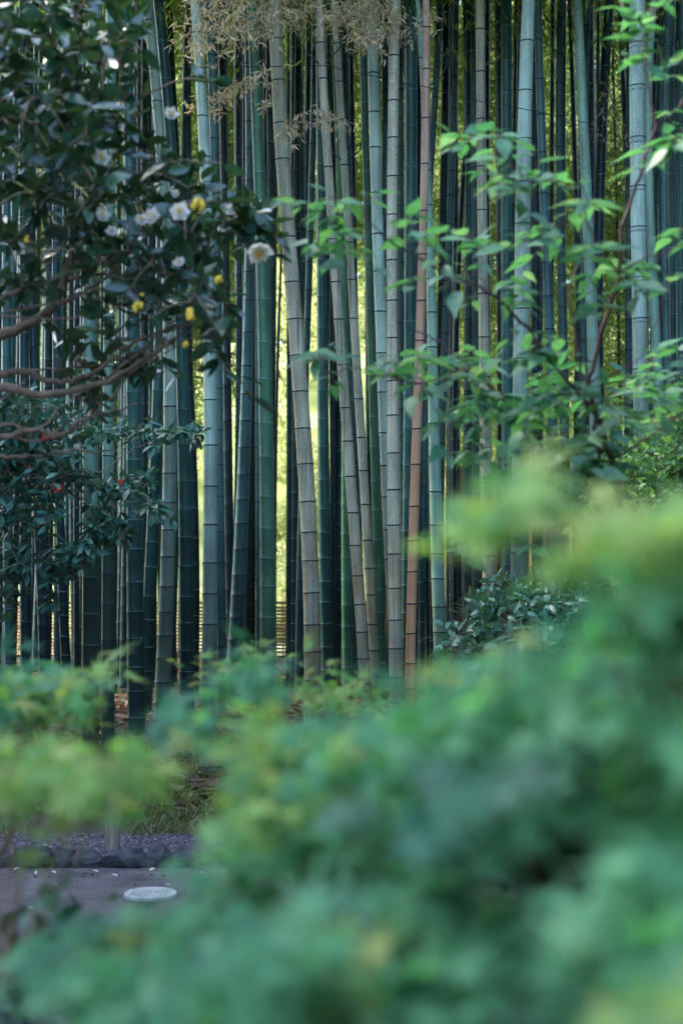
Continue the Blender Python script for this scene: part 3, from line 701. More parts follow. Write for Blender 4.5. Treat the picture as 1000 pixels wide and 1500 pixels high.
def poly_targets(poly, n, dlo, dhi, dens=None):
    """random points whose picture position lies in a polygon region of the photo, each at its own depth"""
    P = np.array(poly, float); out = []
    x0, y0 = P.min(0); x1, y1 = P.max(0)
    while len(out) < n:
        x, y = rng.uniform(x0, x1), rng.uniform(y0, y1)
        ins = False; j = len(P) - 1
        for i in range(len(P)):
            if (P[i][1] > y) != (P[j][1] > y) and x < (P[j][0] - P[i][0]) * (y - P[i][1]) / (P[j][1] - P[i][1]) + P[i][0]: ins = not ins
            j = i
        if ins: out.append(at(x, y, rng.uniform(dlo, dhi)))
    return out

# white camellia, upper left, standing left of the frame
KD = 1.22
at0 = at
def at(px, py, Y): return at0(px, py, Y * KD)
B = lambda pl, dep: [at(a, b, dep if np.isscalar(dep) else dep[i]) for i, (a, b) in enumerate(pl)]
O1 = np.array([-2.1, 6.45, 0.0])
br = [([O1, O1 + [.03, 0, .8], O1 + [-.03, 0, 1.7], at(-240, 480, 5.3)], .075, .05),
      ([at(-240,480,5.3)] + B([(-60,520),(0,492),(75,452),(110,350),(130,330)],5.2), .035, .008),
      (B([(75,452),(100,440),(160,400),(230,310),(250,300)],5.2), .010, .004),
      ([at(-240,480,5.3)] + B([(-80,560),(0,568),(60,575),(150,560),(220,520),(250,505)],5.1), .028, .005),
      ([at(-240,480,5.3)] + B([(-60,580),(0,552),(30,545),(90,560),(140,545),(200,500),(290,470)],5.25), .02, .005),
      ([at(-240,480,5.3)] + B([(-100,640),(0,640),(50,630),(90,638),(130,610),(200,590)],5.15), .018, .004),
      (B([(-60,520),(0,580),(40,560)],5.2), .012, .005),
      (B([(-240,480),(-120,600),(0,665),(60,668),(100,662),(170,662)],5.3), .012, .004),
      ([at(-240,480,5.3)] + B([(-150,300),(0,130),(60,120),(110,80),(170,60)],5.3), .03, .005),
      ([at(-150,300,5.3)] + B([(-60,260),(0,180),(70,175),(140,150)],5.0), .015, .004),
      ([at(-150,300,5.3)] + B([(-60,230),(0,220),(90,235),(180,225)],5.4), .015, .004),
      ([at(-240,480,5.3)] + B([(-120,440),(0,430),(60,425),(150,400),(220,430),(300,390),(330,350)],5.3), .015, .004),
      (B([(220,520),(270,480),(290,420),(305,350)],5.15), .006, .003),
      (B([(150,560),(200,520),(260,470),(330,430),(360,420)],5.2), .006, .003)]
for _ in range(8):
    y0 = rng.uniform(430, 650); x1 = rng.uniform(130, 320); y1 = y0 + rng.uniform(-170, 30); dpt = rng.uniform(4.9, 5.5)
    br.append(([at(-240, 480, 5.3)] + B([(-90, y0 + rng.uniform(-20, 20)), (0, y0), (x1 * .4, y0 + rng.uniform(-25, 20)), (x1 * .75, (y0 + y1) / 2 + rng.uniform(-25, 15)), (x1, y1)], dpt), .008, .002))
tg = poly_targets([(-60,-40),(205,-40),(210,60),(215,150),(200,200),(260,215),(300,270),(390,300),(385,330),(350,345),(330,400),(360,440),(345,470),(330,490),(290,500),(250,470),(180,470),(100,440),(-60,430)], 380, 4.6, 5.7)
tg += poly_targets([(-60,-40),(120,-40),(190,100),(160,330),(-60,330)], 105, 4.3, 5.4)
tg += poly_targets([(-60,470),(150,470),(250,500),(270,560),(200,560),(180,620),(60,560),(-60,560)], 38, 5.3, 5.7)
tg += B([(295,240),(325,240),(315,120),(205,250),(400,390),(368,580),(330,540),(310,500),(340,300),(365,335),(375,340),(390,338),(400,345),(355,350),(385,330),(410,352),(345,340)],5.0)
fl = [(263,311,4.55,(.15,-1,.1),0.072,'w'),(380,366,4.75,(.05,-1,-1.3),0.10,'w'),(222,318,4.7,(-.3,-1,.3),0.066,'w'),(206,322,4.7,(.2,-1,.2),0.050,'w'),(150,315,4.7,(.4,-1,.2),0.058,'w'),
      (263,385,4.7,(-.1,-1,.5),0.045,'w'),(148,232,4.7,(.3,-1,.2),0.069,'w'),(165,340,4.7,(0,-1,.6),0.050,'w'),(60,300,4.8,(.2,-1,.1),0.057,'w'),(250,168,4.8,(.4,-1,.4),0.057,'w')]
wc, wo = camellia('camellia_tree', 'large dark camellia tree with white yellow-centred flowers, its branches reaching in from the upper left', O1, br, tg, M_LEAF_CAM, M_BARK, .098, (3, 7), fl, twig_r=.0048)
for (px_, py_, s) in [(203,450,.022),(278,460,.024),(320,410,.018),(290,300,.028),(272,505,.014),(208,432,.010),(40,350,.012)]:
    c = at(px_, py_, 4.55); mb = MB()
    for k in range(7):
        q = rdir(1)[0] * s * .5
        mb.tube([c + q - [0, 0, s * .5] - wo, c + q * 1.3 - wo, c + q + [0, 0, s * .5] - wo], [s * .15, s * .4, s * .1], 6)
    mb.build('spent_flower', M_STAM, wc)

at = at0
# red camellia bush below it
O2 = np.array([-2.55, 10.0, float(ground(-2.55, 10.0))])
br2 = [([O2, O2 + [.05, -.1, .7], at(-60, 700, 9.5)], .03, .02),
       ([at(-60,700,9.5)] + B([(0,690),(60,700),(120,690),(150,690),(190,660),(240,640),(290,632)],9.3), .010, .003),
       ([at(-60,700,9.5)] + B([(0,720),(50,720),(70,708),(110,700),(150,740),(200,735)],9.4), .008, .003),
       ([at(-60,700,9.5)] + B([(0,620),(40,640),(70,650),(90,690),(140,750)],9.3), .008, .002),
       ([at(-60,700,9.5)] + B([(0,780),(60,820),(110,810),(150,790),(180,785)],9.4), .007, .002),
       ([at(-60,700,9.5)] + B([(-20,830),(5,860),(8,885)],9.3), .005, .002),
       (B([(110,700),(150,720),(175,750),(215,740),(240,742)],9.3), .004, .0015),
       (B([(60,700),(80,850),(78,870)],9.3), .003, .0015)]
tg = poly_targets([(-50,560),(60,570),(150,620),(200,630),(250,625),(300,622),(312,632),(290,645),(250,655),(215,655),(190,650),(170,640),(110,660),(100,690),(-50,690)], 240, 9.0, 9.9)
tg += poly_targets([(-50,660),(110,670),(150,700),(200,690),(225,700),(210,730),(240,740),(235,765),(200,750),(150,735),(90,730),(80,760),(50,790),(20,830),(-50,850)], 200, 9.0, 9.9)
tg += poly_targets([(110,735),(160,745),(190,785),(180,800),(150,795),(130,830),(80,855),(60,850),(90,810),(120,790)], 90, 9.0, 9.6)
tg += poly_targets([(-50,790),(50,800),(35,890),(-50,910)], 45, 9.0, 9.7)
tg += B([(40,860),(30,850),(35,870),(5,870),(10,885),(0,880),(68,885),(75,880),(80,890),(20,840),(245,765),(255,760)],9.3)
fl2 = [(88,718,9.1,(-.1,-1,.2),.085,'r'),(67,643,9.1,(.3,-1,.5),.07,'r'),(45,688,9.2,(-.4,-.8,.5),.045,'r'),(175,706,9.1,(.6,-1,0),.045,'r')]
rc_, ro = camellia('camellia_bush', 'teal-leaved camellia bush with red flowers, spreading before the dark culms at left', O2, br2, tg, M_LEAF_CAM2, M_TWIG, .080, (4, 9), fl2, .0028, M_TWIG)
for (px_, py_) in [(132,777),(179,787),(130,820),(152,770),(35,703)]:
    c = at(px_, py_, 9.15) - ro
    MB().tube([c - [0, 0, .012], c - [0, 0, .004], c + [0, 0, .006], c + [0, 0, .014]], [.003, .009, .009, .002], 8).build('bud', M_PINKBUD, rc_)

# ------------------------------------------------------------------ spindle shrub at right with mid green leaves
O3 = np.array([1.05, 5.6, 0.0])
f0 = at(935, 900, 5.6)
br3 = [([O3, O3 + [0, 0, .6], at(945,1150,5.6), f0, at(905,720,5.5), at(870,600,5.4)], .028, .012),
       (B([(870,600),(862,560),(880,490),(905,400),(912,330),(935,260),(960,190),(1000,150),(1040,90)],5.3), .012, .004),
       (B([(870,600),(820,545),(770,480),(720,430),(660,405),(600,370),(560,345),(530,310),(520,290)],[5.4,5.4,5.4,5.35,5.3,5.25,5.2,5.2,5.2]), .009, .0025),
       ([O3 + [-.1, .1, .5], at(900,1000,5.8)] + B([(845,790),(820,720),(780,640),(740,590),(690,540),(640,500),(600,480)],5.8), .018, .003),
       (B([(690,540),(620,560),(560,550),(520,540),(480,545),(455,520)],5.7), .005, .002),
       (B([(905,400),(870,350),(850,300),(820,270),(780,265),(750,245),(730,220),(715,195)],5.2), .005, .002),
       (B([(870,600),(880,690),(900,670),(950,640),(1000,605),(1040,560)],5.5), .009, .004),
       (B([(905,400),(940,380),(970,370),(1020,350)],5.2), .004, .002),
       (B([(862,560),(900,545),(940,520),(970,440)],5.3), .004, .002),
       (B([(860,620),(845,500),(835,430),(850,370)],5.6), .007, .003),
       (B([(845,790),(700,800),(740,800),(690,790),(650,800)],5.6), .003, .002),
       (B([(720,430),(690,400),(640,420),(600,400)],5.3), .003, .0015),
       (B([(960,190),(950,130),(940,60),(960,0)],5.2), .005, .002)]
br3[10] = (B([(845,790),(800,800),(740,800),(690,795),(650,800)],5.6), .003, .002)
def leafy_twigs(root, org, branches, regions, leaf_tmpl, leaf_mat, lsize, bark, pairs=(3, 6)):
    sk = []; mb = MB()
    for pts, r0, r1 in branches:
        p = smooth_path(pts, 7); p = p + rng.normal(0, .003, p.shape); sk.append((p, r0)); mb.tube(p - org, np.linspace(r0, r1, len(p)) * .8, 8)
    tg = []
    for poly, n, a, b in regions: tg += poly_targets(poly, n, a, b)
    tw = grow(sk, tg, jitter=.05)
    P = []; D = []; U = []; S = []
    mt = mb
    for t in tw:
        mt.tube(t - org, np.linspace(.0022, .0009, len(t)), 5)
        ax = t[-1] - t[0]; L = np.linalg.norm(ax); ax /= L + 1e-9
        n = rng.integers(*pairs); side = np.cross(ax, [0, 0, 1]); side /= np.linalg.norm(side) + 1e-9
        for k in range(n):
            s = 1 - (k / n) * min(1, .16 * n / max(L, .05)) * .9
            p = t[0] + (t[-1] - t[0]) * max(0, s); q = t[min(len(t) - 1, int(round(max(0, s) * (len(t) - 1))))]
            p = q
            sg = 1 if k % 2 else -1
            dd = ax * (.9 if k == 0 else .35) + side * sg * (0.0 if k == 0 else .9) + rng.normal(0, .22, 3); dd[2] = dd[2] * .5 - rng.uniform(.0, .25)
            P.append(p + dd * .006); D.append(dd); U.append(np.array([0, -.15, 1.]) + rng.normal(0, .28, 3)); S.append(lsize * rng.uniform(.5, 1.2))
    mb.build('branches', bark, root)
    leaves_obj('foliage', leaf_tmpl, np.array(P) - org, np.array(D), np.array(U), np.array(S), leaf_mat, root)
r3 = empty('spindle_shrub', O3)
tag(r3, 'airy green-leaved shrub with purple-brown forking branches reaching left across the right-hand culms', 'shrub')
leafy_twigs(r3, O3, br3, [
    ([(650,195),(700,185),(760,180),(790,230),(850,260),(880,300),(830,330),(760,300),(700,290),(670,240)], 25, 4.9, 5.4),
    ([(430,290),(480,270),(560,265),(600,310),(640,330),(650,400),(600,430),(520,420),(430,395)], 22, 4.9, 5.4),
    ([(600,330),(700,330),(800,340),(900,340),(1020,330),(1020,430),(900,460),(780,470),(700,450),(600,430)], 44, 4.9, 5.6),
    ([(420,510),(520,490),(600,520),(720,500),(820,480),(860,560),(800,640),(700,640),(640,610),(540,590),(440,560)], 62, 5.2, 6.0),
    ([(640,590),(860,560),(1020,480),(1020,640),(930,640),(880,720),(760,720),(640,660)], 110, 5.2, 6.1),
    ([(880,-20),(1020,-20),(1020,300),(930,330),(900,260),(950,150)], 22, 4.9, 5.4),
    ([(640,780),(760,770),(790,800),(700,840),(650,830)], 9, 5.4, 5.7),
    ([(780,640),(900,640),(900,780),(800,760)], 36, 5.3, 5.9)],
    leaf_ovate(.46, .07, .16, shape='ov'), M_LEAF_SHRUB, .102, M_BARKP, (3, 6))

# ------------------------------------------------------------------ shrubs and rocks of the bank at right
def blob_shrub(name, label, cat, origin, ctrs, tmpl, mat, lsize, n, bark, group=None, up=.8):
    """ctrs: list of (centre, radii) lumps; leaves lie in shells of the lumps on short twigs"""
    root = empty(name, origin); org = np.array(origin, float); tag(root, label, cat, group)
    mb = MB(); P = []; D = []; U = []; S = []
    for c, r in ctrs:
        c = np.asarray(c, float); r = np.asarray(r, float)
        b0 = org + rng.normal(0, .03, 3) * [1, 1, 0]
        mb.tube(smooth_path([b0, (b0 + c) / 2 + rng.normal(0, .05, 3), c], 4) - org, np.linspace(.012, .004, 9) if np.linalg.norm(r) < 3 else np.linspace(.09, .02, 9), 6)
        m = int(n / len(ctrs)); k = 0
        cl = rdir(max(4, m // 14), -.6, 1) * (rng.uniform(.55, 1.05, max(4, m // 14))[:, None])
        for q in cl:
            p0 = c + q * r; ax = q * r; ax /= np.linalg.norm(ax) + 1e-9
            if rng.random() < .5: mb.tube([c + q * r * .3 - org, c + q * r * .7 - org, p0 - org], [.004, .003, .0015], 4)
            for _ in range(14):
                o = rng.normal(0, .8 * lsize, 3) + (0 if np.linalg.norm(r) < 3 else rng.normal(0, .12, 3)); dd = ax + rng.normal(0, .8, 3)
                P.append(p0 + o); D.append(dd); u = rng.normal(0, .5, 3); u[2] += up; U.append(u); S.append(lsize * rng.uniform(.65, 1.2))
    mb.build('stems', bark, root)
    leaves_obj('foliage', tmpl, np.array(P) - org, np.array(D), np.array(U), np.array(S), mat, root)
    return root
def gz(x, y): return float(ground(x, y))
def on_bank(px_, d):
    x = (px_ - 500) / F * d; return np.array([x, d, gz(x, d)])
A1 = on_bank(930, 8.9)
blob_shrub('bank_shrub', 'bright fine-leaved shrub on the bank at the right edge, below the thick pale teal culm', 'shrub', A1,
           [(at(960,680,8.9),(.22,.3,.14)),(at(905,700,8.9),(.18,.25,.12)),(at(990,640,9.0),(.2,.3,.15)),(at(940,750,8.7),(.25,.3,.16)),(at(990,760,8.8),(.2,.3,.2)),(at(880,760,8.7),(.15,.2,.12)),(at(1000,830,8.7),(.2,.3,.15)),(at(1030,700,8.9),(.25,.3,.25))],
           leaf_ovate(.55, .08, .1), M_LEAF_FINE, .042, 5200, M_BARKP)
A2 = on_bank(760, 9.0)
blob_shrub('glossy_shrub', 'low dark glossy-leaved plant on the bank, below the ochre-stained thick culm', 'shrub', A2,
           [(at(770,905,8.9),(.13,.2,.08)),(at(800,885,8.9),(.12,.2,.06)),(at(735,930,8.9),(.12,.2,.07)),(at(820,910,8.7),(.10,.2,.06)),(at(760,950,8.7),(.14,.2,.07)),(at(855,870,9.1),(.10,.2,.05)),(at(705,945,9.0),(.14,.2,.09)),(at(750,885,9.0),(.12,.2,.07)),(at(790,950,8.6),(.16,.2,.09)),(at(725,905,9.0),(.12,.2,.08))],
           leaf_ovate(.38, .12, .3), M_LEAF_CAM2, .085, 2600, M_TWIG, up=.5)
A2b = on_bank(690, 9.3)
blob_shrub('glossy_shrub', 'small glossy plant with pale-edged leaves left of the larger one on the bank', 'shrub', A2b,
           [(at(690,975,9.2),(.10,.15,.05)),(at(715,990,9.1),(.12,.15,.04)),(at(668,965,9.3),(.06,.15,.04))],
           leaf_ovate(.38, .12, .3), M_LEAF_CAM2, .07, 600, M_TWIG, up=.5)
A3 = on_bank(985, 8.6)
blob_shrub('dark_bank_shrub', 'dim green shrub at the right edge below the bright fine-leaved one', 'shrub', A3,
           [(at(980,900,8.5),(.2,.3,.14)),(at(930,890,8.6),(.15,.25,.1)),(at(1010,950,8.5),(.2,.3,.16))], leaf_ovate(.55, .08, .1), M_LEAF_LOW, .045, 1500, M_TWIG)

def rock(name, c, dims, mat, seed, sub=3):
    rr = np.random.default_rng(seed)
    import bmesh
    bm = bmesh.new(); bmesh.ops.create_icosphere(bm, subdivisions=sub, radius=1)
    dirs = rr.normal(0, 1, (9, 3)); dirs /= np.linalg.norm(dirs, axis=1)[:, None]; amp = rr.uniform(.58, .95, 9)
    ph = rr.uniform(0, 6, 6)
    for v in bm.verts:
        p = np.array(v.co); p = np.sign(p) * np.abs(p) ** .8 * .95
        for dct, am in zip(dirs, amp):                    # cut flats
            k = p @ dct
            if k > am: p = p - dct * (k - am) * .85
        p = p * (1 + .04 * sin(7 * p[0] + ph[0]) + .04 * sin(9 * p[1] + ph[1]) + .03 * sin(13 * p[2] + ph[2]) + rr.normal(0, .008))
        v.co = p * np.array(dims)
    me = bpy.data.meshes.new(name); bm.to_mesh(me); bm.free(); me.materials.append(mat)
    o = bpy.data.objects.new(name, me); o.location = [float(q) for q in c]; link(o)
    for p in me.polygons: p.use_smooth = False
    return o
px = -30; k = 0; wids = [52,58,34,42,62,40,38,64,46,55,48,60,44,52,58,50,46,62]
stone_lab = ['stone cut by the left edge', 'long flat-topped stone at far left', 'narrow blocky stone left of the grey bamboo foot', 'small dark stone just left of the grey bamboo foot', 'large rounded stone at the grey bamboo foot',
             'mossy sloping stone right of the large rounded one', 'greenish stone behind the first maple leaves', 'wide greenish stone behind the yellow-green maple leaf']
while px < 780:
    w = wids[k % len(wids)]; c = px + w / 2
    x = (c - 500) / F * 8.9; hw = w / F * 8.9 / 2
    o = rock('edging_stone', (x, 8.84 + random.uniform(-.02, .02), .030), (hw * 1.15, .12, random.uniform(.06, .09)), M_ROCK, 50 + k)
    o.rotation_euler = (random.uniform(-.1, .1), random.uniform(-.14, .14), random.uniform(-.2, .2))
    if k < 8: tag(o, 'dark ' + stone_lab[k], 'stone', 'edging stones along the path')
    else: tag(o, 'dark edging stone of the kerb row, seen faintly through the blurred maple foliage', 'stone', 'edging stones behind the maple foliage')
    px += w; k += 1
for (pq, dm, lab) in [((840,905,8.55),(.16,.2,.10),'pale boulder on the bank right of the glossy plant'),((905,950,8.3),(.20,.25,.10),'broad pale boulder low on the right bank'),((725,955,8.85),(.10,.12,.05),'small pale rock under the glossy plant'),((845,865,9.2),(.09,.1,.06),'small pinkish rock above the pale boulder')]:
    p = at(*pq); o = rock('boulder', (p[0], p[1], min(p[2], gz(p[0], p[1]) + dm[2] * .5)), dm, M_ROCKP, int(pq[0])); tag(o, lab, 'rock', 'rocks on the right bank')

# short weathered post at the kerb
pp = at(165, 1245, 9.25); root = empty('wooden_post', (pp[0], 9.25, 0)); tag(root, 'short weathered grey-brown post standing behind the edging stones', 'post')
M_POST = plain('weathered_wood', (.22, .19, .15), (.40, .36, .29), 14, .85, .4, stretch=(6, 6, .8))
mb = MB(); mb.tube([(0, 0, -.05), (0, 0, .1), (.004, 0, .3), (0, 0, .47), (0, 0, .485), (0, 0, .487)], [.041, .041, .040, .040, .034, .001], 20); mb.build('shaft', M_POST, root)
mb = MB(); mb.tube([(0, 0, .385), (0, 0, .39), (0, 0, .41), (0, 0, .415)], [.040, .0435, .0435, .040], 20); mb.build('band', M_NODE, root)

# white drain lid on the path
def lid(px_, py_, w_px, label, name='drain_lid'):
    v = 1.6 / ((py_ - 830) / F); p = at(px_, py_, v); rr = w_px / F * v / 2
    root = empty(name, (p[0], p[1], .006)); tag(root, label, 'lid')
    a = np.linspace(0, 2 * pi, 49)[:-1]; mb = MB()
    prof = [(rr, 0), (rr, .016), (rr * .95, .022), (rr * .93, .017), (rr * .90, .017)]
    V = np.concatenate([np.stack([r_ * np.cos(a), r_ * np.sin(a), np.full(48, z)], -1) for r_, z in prof]); n = 48
    q = [[i * n + j, i * n + (j + 1) % n, (i + 1) * n + (j + 1) % n, (i + 1) * n + j] for i in range(len(prof) - 1) for j in range(n)]
    mb.add(V, q); mb.build('rim', M_WHITE, root)
    mb = MB(); mb.add(np.stack([rr * .9 * np.cos(a), rr * .9 * np.sin(a), np.full(48, .017)], -1), [list(range(48))])
    k = 0
    for i in range(-6, 7):
        for j in range(-6, 7):
            x, y = i * rr / 7.2, j * rr / 7.2
            if math.hypot(x, y) < rr * .82: mb.box((x, y, .0195), (rr * .08, rr * .05, .005), rz=.6 if (i + j) % 2 else -.6)
    mb.build('plate', M_WHITE, root, smooth=False)
lid(221, 1311, 76, 'round off-white ribbed lid set in the asphalt path, lower left')
p = at(848, 1222, 9.79)
o = rock('pale_stone', (p[0], 8.6, .05), (.075, .05, .03), M_WHITE, 5); tag(o, 'small white stone glinting through the dark gap in the foreground leaves, lower right', 'stone')
# fallen leaves on the path
FL = [(70,1241,'yellow-green'),(140,1240,'pale'),(53,1282,'tan'),(83,1281,'yellow'),(145,1279,'olive'),(219,1277,'yellow'),(298,1282,'red'),(173,1285,'tan'),(250,1298,'cream'),(328,1281,'tan'),(50,1332,'tan'),(20,1276,'pale'),(240,1200,'pink'),(112,1278,'buff'),(86,1298,'white')]
colm = {'yellow-green': (.50, .55, .12), 'pale': (.6, .55, .4), 'tan': (.5, .36, .22), 'yellow': (.65, .5, .1), 'olive': (.3, .35, .12), 'red': (.5, .08, .06), 'cream': (.5, .42, .28), 'pink': (.5, .25, .2), 'buff': (.55, .45, .3), 'white': (.5, .47, .4)}
mats_fl = {k: leafmat('dry_leaf_' + k.replace('-', '_'), [v], .6, .15) for k, v in colm.items()}
for q, (a, b, cname) in enumerate(FL):
    Y = 1.6 / ((b - 830) / F); p = at(a, b, Y); 
    t = leaf_ovate(.4, .3, -.15)
    th = rng.uniform(0, 2 * pi)
    o = leaves_obj('fallen_leaf', t, np.array([[0, 0, .012]]), np.array([[cos(th), sin(th), .15]]), np.array([[rng.normal(0, .2), -.3, 1]]), np.array([.036]), mats_fl[cname])
    o.location = (float(p[0]), float(p[1]), gz(p[0], p[1]) + .006)
    near = 'on the gravel' if b < 1250 else ('beside the white lid' if 200 < a < 270 and b > 1285 else 'on the path')
    pos = ['far left', 'left of centre', 'under the grey bamboo foot', 'right of the grey bamboo foot'][min(3, int(a / 85))]
    tag(o, f'{cname} fallen leaf lying {near}, {pos}' + (', lower one' if b > 1320 else ''), 'leaf', 'fallen leaves along the path')

x = rng.uniform(-3.5, 1.5, 900); y = 8.7 - np.abs(rng.normal(0, .35, 900))
ico_p = np.stack([x, y, np.full(900, .009)], -1)
V, Fs = leaves_arrays(leaf_ovate(.6, .5, .3), ico_p, rdir(900, -.2, .4), rdir(900), rng.uniform(.006, .018, 900))
tag(mesh_obj('path_debris', V, Fs, M_LITTER), 'crumbs of leaf and bark scattered along the edge of the path', 'debris', kind='stuff')
# grass tufts, litter
def scatter(name, n, x0, x1, y0, y1, tmpl, mat, smin, smax, zlo, zhi, label, cat, flat=False, keep=None):
    x = rng.uniform(x0, x1, n); y = rng.uniform(y0, y1, n)
    if keep is not None:
        m = keep(x, y); x, y = x[m], y[m]; n = len(x)
    p = np.stack([x, y, ground(x, y) + (.01 if flat else -.005)], -1)
    D = rdir(n, zlo, zhi); U = rdir(n, .6, 1) if flat else rdir(n)
    o = leaves_obj(name, tmpl, p, D, U, rng.uniform(smin, smax, n), mat); tag(o, label, cat, kind='stuff'); return o
cl = lambda x, y: (np.sin(x * 5.3 + 1) + np.sin(y * 7.1 + x * 2) + rng.normal(0, .5, len(x))) > .3
scatter('grass', 15000, -3.2, 2.0, 9.7, 11.4, leaf_blade(.09, .35), M_GRASS, .05, .14, .35, 1.0, 'short grass and weeds on the bank before the bamboo', 'grass', keep=cl)
scatter('leaf_litter', 16000, -6, 6, 10.2, 19.5, leaf_blade(.30, .10), M_LITTER, .06, .14, -.1, .25, 'reddish-brown dead leaves covering the grove floor', 'leaf litter', True)
scatter('leaf_litter', 9000, -4, 1.5, 10.2, 13.5, leaf_blade(.30, .10), M_LITTER, .06, .16, -.1, .35, 'thicker drift of dead leaves round the feet of the front culms', 'leaf litter', True)
scatter('ground_cover', 9000, .6, 4.5, 8.2, 10.3, leaf_ovate(.5, .1, .1), M_LEAF_LOW, .03, .06, .0, .7, 'mossy ground cover on the right bank', 'ground cover', True)

# ------------------------------------------------------------------ foreground maples (far out of focus)
def maple(label, origin, lumps, n, mats, slope, lsize, group=None):
    root = empty('maple', origin); org = np.array(origin, float); tag(root, label, 'maple', group)
    mb = MB(); P = []; D = []; U = []; S = []; ym = []
    top = org + [0, 0, .35]
    mb.tube([org * 0, np.array([.02, 0, .2]), np.array([0, 0, .36])], [.03, .025, .02], 8)
    tot = sum(w for *_, w in lumps)
    for poly, dlo, dhi, fy, w in lumps:
        k = int(n * w / tot); seeds = poly_targets(poly, max(2, int(k / 5.5 / 6)), dlo * 1.1, dhi * 1.1); T = []; tones = []
        for sd_ in seeds:
            tl = slope + rng.normal(0, .2); hl = rng.uniform(.015, .035) * sd_[1]
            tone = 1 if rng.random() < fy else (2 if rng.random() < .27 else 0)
            tones += [tone] * 6
            for _ in range(6):
                u = rng.uniform(-1, 1); T.append(sd_ + np.array([u * hl, rng.normal(0, .03), u * hl * tl]) + rng.normal(0, 1, 3) * np.array([.003, .02, .0045]) * sd_[1])
        c = np.mean(T, axis=0)
        T = [np.asarray(t) for t in T]
        hub = (top * .35 + c * .65); hub[2] = min(hub[2], c[2] - .02)
        mb.tube(smooth_path([top, (top + hub) / 2 + [0, 0, .04], hub], 4) - org, np.linspace(.012, .005, 9), 6)
        for t, tone in zip(T, tones):
            if rng.random() < .35: mb.tube(smooth_path([hub, (hub + t) / 2 + rng.normal(0, .02, 3), t], 3) - org, [.003, .0025, .002, .0018, .0014, .001, .0008], 4)
            ax = np.array([rng.uniform(.5, 1.), rng.normal(0, .5), slope + rng.normal(0, .28)]); ax /= np.linalg.norm(ax)
            if rng.random() < .25: ax[0] *= -1
            m = rng.integers(4, 8); st = .009 * t[1]
            for q in range(m):
                sd = (1 if q % 2 else -1)
                P.append(t + ax * (q - m / 2) * st + rng.normal(0, 1, 3) * np.array([.006, .018, .004]) * t[1])
                dd = ax * rng.uniform(.5, 1.2) + np.array([0, sd * .5, -.25]) + rng.normal(0, .35, 3); D.append(dd)
                U.append(np.array([0, -.45, 1.]) + rng.normal(0, .3, 3)); S.append(lsize * rng.uniform(.65, 1.2)); ym.append(tone)
    mb.build('branches', M_BARKM, root)
    leaves_obj('foliage', leaf_maple(), np.array(P) - org, np.array(D), np.array(U), np.array(S), mats, root, np.array(ym))
rng = np.random.default_rng(33)
MM = [M_LEAF_MAP, M_LEAF_MAPY, M_LEAF_MAPD]
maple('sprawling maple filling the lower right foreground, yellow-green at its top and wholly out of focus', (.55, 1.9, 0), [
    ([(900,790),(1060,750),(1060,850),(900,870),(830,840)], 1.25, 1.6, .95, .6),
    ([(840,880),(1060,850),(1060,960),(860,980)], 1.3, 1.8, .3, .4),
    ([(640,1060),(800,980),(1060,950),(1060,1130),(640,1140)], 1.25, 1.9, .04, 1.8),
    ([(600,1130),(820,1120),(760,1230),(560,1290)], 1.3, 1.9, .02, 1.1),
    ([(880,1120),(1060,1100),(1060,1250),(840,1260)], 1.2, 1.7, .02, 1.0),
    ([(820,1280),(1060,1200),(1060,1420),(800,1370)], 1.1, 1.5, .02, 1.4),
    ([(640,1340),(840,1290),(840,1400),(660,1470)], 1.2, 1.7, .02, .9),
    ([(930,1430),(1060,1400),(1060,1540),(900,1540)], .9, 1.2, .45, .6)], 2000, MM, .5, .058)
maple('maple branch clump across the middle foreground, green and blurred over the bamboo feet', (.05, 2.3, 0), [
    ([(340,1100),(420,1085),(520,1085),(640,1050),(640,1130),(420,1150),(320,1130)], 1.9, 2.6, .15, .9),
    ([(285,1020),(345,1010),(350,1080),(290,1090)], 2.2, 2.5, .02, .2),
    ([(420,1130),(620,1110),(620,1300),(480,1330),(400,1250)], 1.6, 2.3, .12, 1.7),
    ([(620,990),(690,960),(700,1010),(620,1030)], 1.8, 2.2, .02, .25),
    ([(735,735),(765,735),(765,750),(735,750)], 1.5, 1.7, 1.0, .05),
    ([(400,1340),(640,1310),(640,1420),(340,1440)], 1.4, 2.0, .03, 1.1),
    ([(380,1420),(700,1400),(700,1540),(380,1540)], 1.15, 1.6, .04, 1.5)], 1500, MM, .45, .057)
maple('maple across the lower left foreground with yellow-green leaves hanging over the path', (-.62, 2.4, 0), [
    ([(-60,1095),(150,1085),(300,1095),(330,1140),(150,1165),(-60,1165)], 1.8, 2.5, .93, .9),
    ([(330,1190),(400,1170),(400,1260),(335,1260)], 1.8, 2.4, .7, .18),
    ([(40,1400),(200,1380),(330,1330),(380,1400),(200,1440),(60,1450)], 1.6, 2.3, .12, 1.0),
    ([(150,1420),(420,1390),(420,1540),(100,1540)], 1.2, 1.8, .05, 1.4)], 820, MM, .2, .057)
maple('young maple with star-shaped leaves at the left edge, only slightly blurred', (-1.05, 4.2, 0), [
    ([(-50,955),(20,965),(60,1050),(-50,1080)], 3.4, 4.0, .1, 1.0), ([(50,990),(120,995),(120,1035),(50,1035)], 3.4, 3.8, .5, .4)], 330, MM, .1, .075)
maple('maple twig with pale yellow young leaves at the centre foot of the bamboo', (-.05, 4.6, 0), [
    ([(425,1005),(520,990),(580,1010),(570,1040),(430,1040)], 4.2, 4.8, .95, 1.0), ([(350,962),(372,962),(370,972),(352,972)], 4.3, 4.5, 1.0, .05)], 150, MM, .1, .055)
